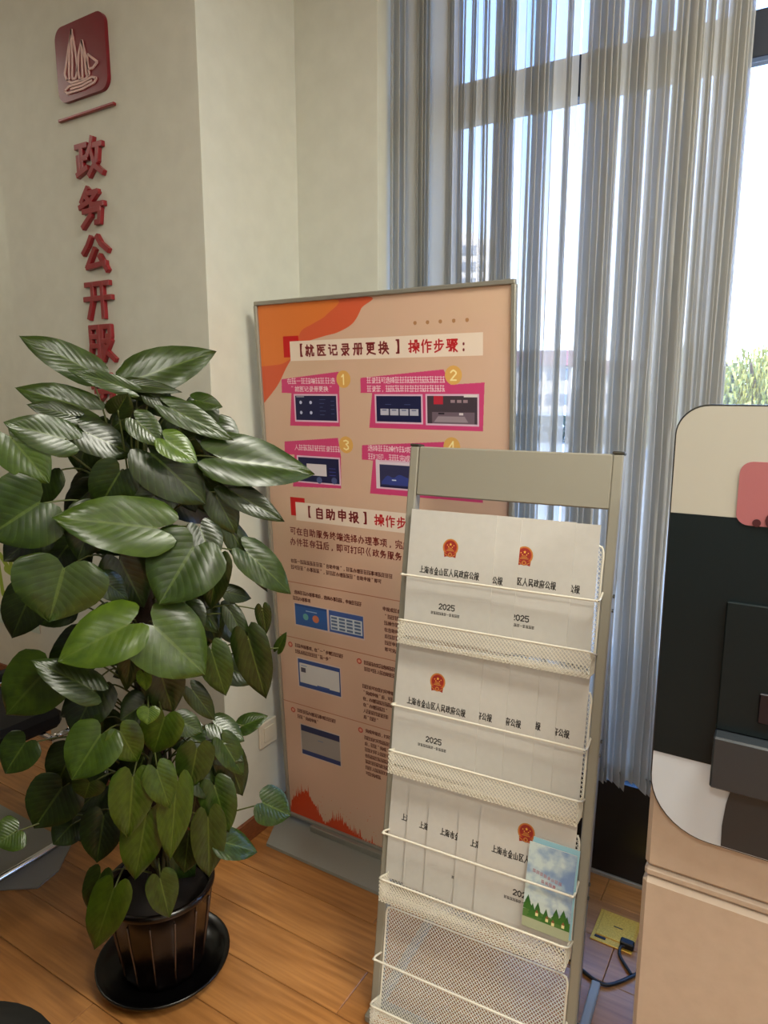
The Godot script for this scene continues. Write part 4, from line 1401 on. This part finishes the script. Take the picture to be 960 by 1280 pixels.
func plant() -> void:
	var r := RandomNumberGenerator.new()
	r.seed = 2024
	# saucer
	var sa := thing("pot_saucer", "round black glazed saucer on the floorboards under the plant pot", "saucer", axis)
	var st := start(false)
	lathe(st, PackedVector2Array([Vector2(0, 0.0), Vector2(0.125, 0.0), Vector2(0.158, 0.022), Vector2(0.169, 0.034), Vector2(0.170, 0.040), Vector2(0.165, 0.041), Vector2(0.152, 0.026), Vector2(0.120, 0.012), Vector2(0, 0.012)]), 48)
	put(done(st), "dish", M.saucer, sa)
	var t := thing("potted_pothos", "tall pothos with heart-shaped green leaves in a dark ribbed glazed pot", "plant", axis + Vector3(0, 0.0125, 0))
	# pot of broad flutes, a raised light rib on each joint
	var ribs := 14
	var prof := [Vector2(0.098, 0.0), Vector2(0.104, 0.02), Vector2(0.114, 0.09), Vector2(0.124, 0.16), Vector2(0.132, 0.222), Vector2(0.138, 0.230), Vector2(0.1395, 0.238), Vector2(0.136, 0.246), Vector2(0.128, 0.245), Vector2(0.122, 0.232), Vector2(0.118, 0.17)]
	var pt := start(false)
	var seg := ribs * 6
	var ringp := func(i: int, k: int) -> Vector3:
		var a := TAU * k / seg
		var f := absf(fposmod(float(k) / 6.0, 1.0) - 0.5) * 2.0
		var dent: float = (0.004 * (1.0 - f * f)) if i < 4 else 0.0
		return Vector3(cos(a) * (prof[i].x - dent), prof[i].y, sin(a) * (prof[i].x - dent))
	for i in prof.size() - 1:
		for k in seg:
			quad(pt, ringp.call(i, k), ringp.call(i, k + 1), ringp.call(i + 1, k + 1), ringp.call(i + 1, k))
	for k in seg: tri(pt, Vector3.ZERO, ringp.call(0, k + 1), ringp.call(0, k))
	var pot := put(done(pt), "pot", M.pot, t)
	for k in ribs:
		var a := TAU * k / ribs
		var rb := start(false)
		var d := Vector3(cos(a), 0, sin(a))
		tube(rb, PackedVector3Array([d * 0.1065 + Vector3(0, 0.03, 0), d * 0.1145 + Vector3(0, 0.09, 0), d * 0.1245 + Vector3(0, 0.16, 0), d * 0.131 + Vector3(0, 0.208, 0)]), 0.0022, -1, 6)
		put(done(rb), "rib", M.pot_rib, pot)
	var so := start(false)
	lathe(so, PackedVector2Array([Vector2(0.121, 0.205), Vector2(0.08, 0.215), Vector2(0, 0.218)]), 24)
	put(done(so), "soil", M.soil, t)
	var po := start(false)
	lathe(po, PackedVector2Array([Vector2(0.026, 0.20), Vector2(0.029, 0.5), Vector2(0.026, 0.85), Vector2(0.027, 1.18), Vector2(0.02, 1.26), Vector2(0, 1.265)]), 14)
	put(done(po), "coir_pole", M.coir, t)
	for k in 5:
		var vp := []
		for i in 9:
			var a := TAU * (k / 5.0 + i * 0.13 * (1 if k % 2 == 0 else -1))
			var y := 0.20 + i * 0.125 - 0.02 * k
			var rad := 0.036 + 0.012 * sin(i * 1.7 + k)
			vp.append(Vector3(cos(a) * rad, y, sin(a) * rad))
		var vs := start(false)
		tube(vs, spline(vp, 4), 0.0055, 0.004, 6)
		put(done(vs), "vine", M.vine, t)
	var relief := ImageTexture.create_from_image(leaf_relief())
	var mats := []
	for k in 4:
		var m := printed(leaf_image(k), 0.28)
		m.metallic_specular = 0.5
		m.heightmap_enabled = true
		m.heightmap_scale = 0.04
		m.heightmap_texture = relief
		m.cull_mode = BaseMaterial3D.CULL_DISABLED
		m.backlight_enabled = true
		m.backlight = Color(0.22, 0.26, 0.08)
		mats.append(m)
	# leaves read from the photograph: stalk end, tip, breadth (pixels), metres in front of the pole, tone
	var rows := [
		[114, 464, 22, 417, 33, 0.02, 0], [170, 474, 270, 438, 48, 0.04, 0], [160, 486, 83, 460, 18, 0.10, 0], [160, 480, 227, 488, 16, 0.06, 2], [111, 512, 17, 481, 34, 0.02, 0], [92, 520, 33, 504, 22, 0.05, 2],
		[85, 550, 4, 527, 38, 0.08, 0], [12, 545, 62, 604, 48, 0.10, 1], [243, 500, 278, 508, 20, 0.04, 0], [146, 515, 160, 492, 26, 0.09, 2], [186, 492, 222, 512, 22, 0.06, 2], [213, 510, 292, 550, 28, 0.07, 0],
		[255, 545, 302, 562, 20, 0.05, 2], [274, 572, 394, 592, 58, 0.08, 0], [170, 525, 205, 557, 30, 0.10, 0], [207, 550, 247, 578, 32, 0.13, 3], [188, 566, 260, 630, 62, 0.09, 2], [106, 540, 168, 568, 38, 0.06, 2],
		[286, 612, 356, 652, 30, 0.06, 2], [308, 690, 366, 742, 40, 0.07, 0], [290, 666, 335, 740, 26, 0.05, 2], [196, 660, 64, 646, 64, 0.16, 1], [50, 628, -18, 672, 78, 0.12, 0], [50, 662, 4, 702, 42, 0.04, 2],
		[80, 710, 61, 778, 90, 0.17, 0], [242, 684, 198, 756, 84, 0.17, 0], [130, 726, 162, 750, 30, 0.12, 2], [284, 740, 315, 748, 20, 0.05, 2], [328, 760, 333, 793, 18, 0.06, 2], [288, 764, 313, 812, 22, 0.05, 2],
		[272, 700, 262, 764, 34, 0.08, 2], [162, 780, 70, 826, 66, 0.19, 3], [192, 782, 258, 844, 80, 0.18, 1], [264, 812, 282, 872, 38, 0.12, 0], [58, 838, 4, 896, 66, 0.12, 1], [116, 862, 40, 824, 38, 0.15, 0],
		[166, 800, 157, 866, 28, 0.14, 0], [180, 842, 182, 864, 17, 0.20, 3], [186, 886, 184, 906, 24, 0.21, 3], [206, 896, 190, 946, 46, 0.18, 1], [150, 914, 173, 954, 38, 0.18, 1], [126, 918, 88, 976, 58, 0.18, 1],
		[200, 840, 217, 892, 46, 0.12, 2], [240, 862, 270, 902, 24, 0.10, 2], [222, 900, 254, 916, 28, 0.12, 0], [268, 905, 306, 926, 32, 0.09, 0], [302, 908, 334, 894, 24, 0.07, 0], [262, 930, 305, 952, 34, 0.10, 2],
		[32, 928, 4, 968, 42, 0.06, 0], [78, 984, 42, 1036, 58, 0.08, 2], [22, 1038, -6, 1056, 38, 0.10, 1], [112, 978, 105, 1000, 34, 0.16, 0], [196, 962, 213, 1012, 36, 0.20, 1], [166, 972, 160, 1050, 48, 0.20, 1],
		[220, 982, 213, 1076, 40, 0.18, 1], [182, 1022, 168, 1104, 48, 0.18, 1], [260, 1022, 262, 1102, 40, 0.16, 0], [268, 982, 286, 1042, 42, 0.13, 0], [276, 1052, 324, 1064, 36, 0.14, 0], [328, 1003, 364, 1020, 44, 0.10, 0],
		[200, 1098, 212, 1148, 36, 0.21, 0], [142, 1112, 115, 1192, 44, 0.17, 1], [126, 1092, 108, 1142, 30, 0.14, 2], [310, 796, 332, 876, 42, 0.08, 2], [347, 812, 357, 791, 12, 0.06, 0], [284, 942, 304, 997, 36, 0.11, 2],
		[278, 926, 305, 970, 30, 0.12, 0], [246, 936, 236, 990, 42, 0.14, 0], [230, 760, 246, 800, 40, 0.10, 2], [120, 640, 96, 700, 50, 0.10, 2], [150, 590, 120, 640, 48, 0.08, 2], [60, 590, 30, 640, 40, 0.04, 2],
		[270, 620, 296, 668, 34, 0.05, 2], [110, 800, 60, 860, 50, 0.08, 2], [40, 740, 12, 800, 46, 0.06, 2], [120, 860, 90, 920, 50, 0.08, 2], [90, 940, 66, 990, 46, 0.07, 2], [150, 700, 180, 760, 50, 0.09, 2],
		[130, 1020, 120, 1080, 46, 0.10, 2], [236, 1040, 230, 1092, 40, 0.12, 2], [250, 660, 268, 706, 40, 0.07, 2], [200, 610, 170, 650, 46, 0.08, 2], [250, 590, 300, 622, 30, 0.04, 2], [180, 880, 150, 900, 40, 0.12, 2],
		[240, 960, 268, 1000, 36, 0.11, 2], [90, 1030, 66, 1056, 36, 0.05, 2]]
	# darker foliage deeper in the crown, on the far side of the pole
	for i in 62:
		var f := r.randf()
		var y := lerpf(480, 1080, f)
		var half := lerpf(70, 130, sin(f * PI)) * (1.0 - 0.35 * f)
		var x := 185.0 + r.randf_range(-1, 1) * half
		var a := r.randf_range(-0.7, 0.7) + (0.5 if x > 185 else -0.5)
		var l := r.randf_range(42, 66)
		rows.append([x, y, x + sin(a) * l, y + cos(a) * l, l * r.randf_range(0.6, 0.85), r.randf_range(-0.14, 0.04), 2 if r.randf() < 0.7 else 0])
	var nh := ray(200, 640)
	nh.y = 0
	nh = nh.normalized()
	for row in rows:
		var p0 := on_plane(row[0], row[1], axis - nh * float(row[5]), nh)
		var drop := r.randf_range(-0.02, 0.035)
		var p1 := on_plane(row[2], row[3], axis - nh * (float(row[5]) + drop), nh)
		var dist := (p0 - EYE).dot(nh)
		var width: float = float(row[4]) / FOCAL * dist * 1.18
		var n := (EYE - p0).normalized()
		n = (n + Vector3(0, r.randf_range(0.15, 0.55), 0) + Vector3(r.randf_range(-0.25, 0.25), 0, r.randf_range(-0.25, 0.25))).normalized()
		var lm := leaf_mesh(p0, p1, n, width, r.randf_range(0.10, 0.38), r.randf_range(0.02, 0.16), r.randf_range(-0.15, 0.15))
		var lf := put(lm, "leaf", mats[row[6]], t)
		lf.position = -t.position
		# stalk from the pole up to the notch of the blade
		var ay := clampf(p0.y - r.randf_range(0.04, 0.13), 0.24, 1.26)
		var q := Vector3(axis.x, ay, axis.z) + (p0 - Vector3(axis.x, p0.y, axis.z)).normalized() * 0.028
		var midp := q.lerp(p0, 0.55) + Vector3(0, r.randf_range(0.01, 0.05), 0)
		var ss := start(false)
		var inb := (p1 - p0).normalized() * 0.006
		tube(ss, spline([q, midp, p0 + inb], 5), 0.0026, 0.0017, 5)
		var sk := put(done(ss), "leaf_stalk", M.stem, t)
		sk.position = -t.position

# ------------------------------------------------------------------ kiosk
func kiosk() -> void:
	var zf := -1.20
	var base := Vector3(0.13, 0, -1.42)
	var t := thing("service_kiosk", "beige self-service kiosk with a rounded face of black glass and white panel", "kiosk", base)
	var off := -base
	# body: lower cabinet, grooved joint, upper cabinet
	block(Vector3(-0.182, 0.02, zf - 0.42) + off, Vector3(0.44, 0.632, zf) + off, "lower_cabinet", M.kiosk, t, 0.008)
	block(Vector3(-0.180, 0.634, zf - 0.42) + off, Vector3(0.438, 0.652, zf - 0.004) + off, "joint_strip", M.kiosk, t, 0.005)
	block(Vector3(-0.180, 0.654, zf - 0.42) + off, Vector3(0.438, 1.38, zf - 0.002) + off, "upper_cabinet", M.kiosk, t, 0.008)
	block(Vector3(-0.150, 0.0, zf - 0.39) + off, Vector3(0.41, 0.02, zf - 0.03) + off, "plinth", M.kiosk_dark_edge, t, 0.003)
	# face panel with a thin dark edge
	var f := Transform3D(Basis(), off + Vector3(0, 0, zf))
	var st := start()
	prism(st, rounded(-0.178, 0.748, 0.436, 1.481, [0.10, 0.10, 0.048, 0.048], 10), -0.001, 0.018, f)
	put(done(st), "face_edge", M.kiosk_dark_edge, t)
	var cr := start()
	prism(cr, rounded(-0.1755, 1.308, 0.4335, 1.4785, [0.0, 0.0, 0.046, 0.046], 10), 0.017, 0.021, f)
	put(done(cr), "cream_top", M.kiosk_cream, t)
	var bl := start()
	prism(bl, PackedVector2Array([Vector2(-0.1755, 0.892), Vector2(-0.1755, 1.307), Vector2(0.4335, 1.307), Vector2(0.4335, 0.892)]), 0.017, 0.022, f)
	put(done(bl), "black_glass", M.kiosk_black, t)
	var wh := start()
	var lower := PackedVector2Array()
	for p in rounded(-0.1755, 0.7505, 0.4335, 0.891, [0.098, 0.098, 0.0, 0.0], 10): lower.append(p)
	prism(wh, lower, 0.017, 0.020, f)
	put(done(wh), "white_base", M.kiosk_white, t)
	var dk := start()  # dark grey panel with a curved left edge on the white base
	prism(dk, PackedVector2Array([Vector2(-0.060, 0.7535), Vector2(-0.061, 0.79), Vector2(-0.058, 0.83), Vector2(-0.052, 0.862), Vector2(-0.048, 0.890), Vector2(0.30, 0.890), Vector2(0.30, 0.7535)]), 0.019, 0.023, f)
	put(done(dk), "dark_panel", M.kiosk_grey, t)
	# raised reader: a tall recess frame and the grey shelf box under it
	var rc := start()
	bevel_box(rc, f * Transform3D(Basis(), Vector3(0.085, 1.068, 0.026)), Vector3(0.335, 0.215, 0.010), 0.002)
	put(done(rc), "reader_frame", M.kiosk_black, t)
	var bx := start()
	bevel_box(bx, f * Transform3D(Basis(), Vector3(0.085, 0.916, 0.040)), Vector3(0.335, 0.088, 0.040), 0.003)
	put(done(bx), "reader_box", M.kiosk_grey, t)
	var sl := start()
	bevel_box(sl, f * Transform3D(Basis(), Vector3(0.10, 1.012, 0.032)), Vector3(0.25, 0.050, 0.006), 0.002)
	put(done(sl), "paper_slot", mat(Color(0.05, 0.05, 0.10), 0.25), t)
	var pk := start()
	prism(pk, rounded(-0.081, 1.298, 0.060, 1.396, [0.018, 0.018, 0.018, 0.018], 6), 0.020, 0.0235, f)
	put(done(pk), "pink_sticker", M.kiosk_pink, t)
	var fg := start()
	ink_shape(fg, f, 0.0232, 0.0250)
	put(done(fg), "sticker_print", mat(Color(0.24, 0.05, 0.09), 0.4), t)

# dark printed figure on the sticker, cut by the picture edge
func ink_shape(st: SurfaceTool, f: Transform3D, z0: float, z1: float) -> void:
	for q in [[-0.022, 1.352, 0.014], [-0.026, 1.308, 0.015], [-0.052, 1.303, 0.006], [0.018, 1.335, 0.022]]:
		var pts := PackedVector2Array()
		for i in 16: pts.append(Vector2(q[0], q[1]) + Vector2(cos(TAU * i / 16), sin(TAU * i / 16)) * q[2])
		prism(st, pts, z0, z1, f)

# ------------------------------------------------------------------ small things
func small_things() -> void:
	# switch on the pillar's side face
	var sw := thing("wall_switch", "cream wall socket plate low on the pillar side beside the poster", "socket", Vector3(SIDE_X, 0.345, -1.672))
	put(box(Vector3(0.010, 0.090, 0.088), 0.003), "plate", M.switch, sw, Vector3(0.005, 0, 0))
	put(box(Vector3(0.004, 0.052, 0.050), 0.0015), "insert", M.switch, sw, Vector3(0.0118, 0, 0))
	# brass floor outlet
	var fo := thing("floor_outlet", "square brass floor outlet between the rack and the kiosk", "outlet", Vector3(-0.332, 0.0, -1.80), 0.0)
	put(box(Vector3(0.112, 0.004, 0.128), 0.0015), "frame", M.brass, fo, Vector3(0, 0.002, 0))
	put(box(Vector3(0.096, 0.003, 0.100), 0.001), "lid", M.brass, fo, Vector3(0.002, 0.0055, -0.008))
	put(box(Vector3(0.024, 0.0015, 0.003), 0.0004), "latch", M.screw, fo, Vector3(0.004, 0.0077, -0.008))
	put(box(Vector3(0.030, 0.0015, 0.009), 0.0004), "cord_slot", M.cord, fo, Vector3(-0.032, 0.0048, 0.049))
	put(box(Vector3(0.036, 0.020, 0.022), 0.003), "plug_cover", M.cord, fo, Vector3(0.040, 0.014, 0.047))
	# cords
	var c := start(false)
	var pts := []
	for q in [Vector2(-0.285, -1.752), Vector2(-0.305, -1.738), Vector2(-0.303, -1.715), Vector2(-0.285, -1.69), Vector2(-0.262, -1.665)]: pts.append(Vector3(q.x, 0.006, q.y))
	pts[0].y = 0.016
	pts[1].y = 0.012
	tube(c, spline(pts, 6), 0.0042, -1, 8)
	tag(put(done(c), "power_cord", M.cord), "short black cord curling out of the brass floor outlet", "cord")
	var d := start(false)
	var pd := []
	for q in [Vector2(-0.24, -1.69), Vector2(-0.262, -1.655), Vector2(-0.285, -1.622), Vector2(-0.311, -1.597), Vector2(-0.347, -1.600), Vector2(-0.406, -1.626), Vector2(-0.458, -1.654), Vector2(-0.485, -1.66), Vector2(-0.500, -1.640), Vector2(-0.505, -1.605), Vector2(-0.525, -1.578), Vector2(-0.564, -1.596), Vector2(-0.605, -1.640), Vector2(-0.62, -1.70), Vector2(-0.60, -1.80)]: pd.append(Vector3(q.x, 0.0065, q.y))
	tube(d, spline(pd, 6), 0.0046, -1, 8)
	tag(put(done(d), "power_cord", M.cord), "long black cord looping over the floorboards behind the rack", "cord")
	chair()
	left_things()

func chair() -> void:
	var t := thing("visitor_chair", "black visitor chair with a chrome tube frame behind the plant", "chair", Vector3(-2.262, 0, -1.06), PI)
	put(box(Vector3(0.46, 0.07, 0.44), 0.02), "seat", M.chair_black, t, Vector3(0, 0.43, 0))
	var bk := start()
	bevel_box(bk, Transform3D(Basis(Vector3.RIGHT, 0.14), Vector3(0, 0.70, -0.25)), Vector3(0.46, 0.42, 0.05), 0.02)
	put(done(bk), "backrest", M.chair_black, t)
	for s in [-1.0, 1.0]:
		var st := start(false)
		var x: float = s * 0.255
		tube(st, spline([Vector3(x, 0.62, -0.20), Vector3(x, 0.64, 0.10), Vector3(x, 0.58, 0.21), Vector3(x, 0.30, 0.22), Vector3(x, 0.05, 0.22), Vector3(x, 0.018, 0.17), Vector3(x, 0.018, -0.20)], 5), 0.0115, -1, 10)
		put(done(st), "side_frame", M.chrome, t)
		var ar := start()
		bevel_box(ar, Transform3D(Basis(), Vector3(x, 0.655, -0.05)), Vector3(0.045, 0.025, 0.26), 0.008)
		put(done(ar), "armrest", M.chair_black, t)
	var cb := start(false)
	tube(cb, PackedVector3Array([Vector3(-0.255, 0.39, 0.15), Vector3(0.255, 0.39, 0.15)]), 0.010, -1, 8)
	put(done(cb), "seat_rail", M.chrome, t)
	put(done(cb), "seat_rail", M.chrome, t, Vector3(0, 0, -0.30))
	for s in [-1.0, 1.0]:
		var up := start(false)
		tube(up, PackedVector3Array([Vector3(s * 0.255, 0.39, 0.15), Vector3(s * 0.255, 0.39, 0.218)]), 0.010, -1, 8)
		put(done(up), "bracket", M.chrome, t)

func left_things() -> void:
	# low round stool, only its far edge in view
	var t := thing("round_stool", "low round stool with a black padded top in front of the plant", "stool", Vector3(-1.065, 0, -0.40))
	var st := start(false)
	lathe(st, PackedVector2Array([Vector2(0, 0.36), Vector2(0.165, 0.36), Vector2(0.183, 0.37), Vector2(0.187, 0.395), Vector2(0.178, 0.415), Vector2(0.14, 0.424), Vector2(0, 0.427)]), 40)
	put(done(st), "cushion", M.stool, t)
	for k in 4:
		var a := TAU * (k + 0.5) / 4.0
		var lg := start(false)
		tube(lg, PackedVector3Array([Vector3(cos(a) * 0.12, 0.36, sin(a) * 0.12), Vector3(cos(a) * 0.16, 0.0, sin(a) * 0.16)]), 0.012, 0.010, 8)
		put(done(lg), "leg", M.dark_frame, t)
	# added unseen cupboard; it keeps the lamps off the floor round the plant
	var cb := thing("added_shade_cupboard", "added unseen grey cupboard that shades the floor, standing behind the stool", "cupboard", Vector3(-1.40, 0, 0.05))
	put(box(Vector3(1.60, 1.64, 0.44), 0.004), "body", M.steel_plate, cb, Vector3(0, 0.88, 0))
	put(box(Vector3(1.54, 0.06, 0.40), 0.003), "kick_plate", M.dark_frame, cb, Vector3(0, 0.03, 0))
	for sx in [-1.0, 1.0]:
		var dr := put(box(Vector3(0.785, 1.60, 0.018), 0.003), "door", M.steel_plate, cb, Vector3(sx * 0.398, 0.88, -0.230))
		put(box(Vector3(0.016, 0.14, 0.018), 0.003), "handle", M.alu, dr, Vector3(-sx * 0.34, 0.08, -0.018))
	# grey plate with cut corners on the floor beside the chair
	var pl := start()
	prism(pl, PackedVector2Array([Vector2(-2.50, 0.985), Vector2(-1.975, 0.985), Vector2(-1.885, 1.05), Vector2(-1.90, 1.13), Vector2(-1.985, 1.235), Vector2(-2.50, 1.235)]), 0.0, 0.005, Transform3D(Basis(Vector3(1, 0, 0), Vector3(0, 0, -1), Vector3(0, 1, 0)), Vector3(2.2, 0, 1.1)))
	tag(put(done(pl), "floor_plate", M.steel_plate, null, Vector3(-2.2, 0, -1.1)), "grey steel plate with cut corners on the floor under the chair", "plate")
	# notice on the back wall, most of it out of view
	var im := Image.create(256, 150, false, Image.FORMAT_RGB8)
	im.fill(Color(0.87, 0.86, 0.80))
	im.fill_rect(Rect2i(0, 118, 256, 32), Color(0.70, 0.77, 0.74))
	for i in 12: im.fill_rect(Rect2i(8 + i * 20, 124 + (i % 3) * 5, 12, 8), Color(0.52, 0.64, 0.60))
	var green := Color(0.56, 0.66, 0.16)
	for q in [[150, 40, 156, 96], [160, 30, 186, 54], [172, 52, 206, 62], [156, 96, 186, 98], [208, 14, 226, 34], [186, 18, 190, 50]]:
		ink_line(im, Vector2(q[0], q[1]), Vector2(q[2], q[3]), 11.0, green)
	var z := WALL_Z + 0.004
	var p := thing("wall_notice", "white notice with green lettering low on the wall left of the pillar", "notice", Vector3(-3.53, 0.31, WALL_Z))
	p.set_meta("label", "white notice with green lettering low on the wall behind the plant")
	put(picture(Vector3(-0.40, 0.46, 0.0045), Vector3(0.36, 0.46, 0.0045), Vector3(0.36, 0.0, 0.0045), Vector3(-0.40, 0.0, 0.0045)), "print", printed(im, 0.5), p)
	put(box(Vector3(0.76, 0.46, 0.004), 0.001), "board", M.paper_edge, p, Vector3(-0.02, 0.23, 0.002))
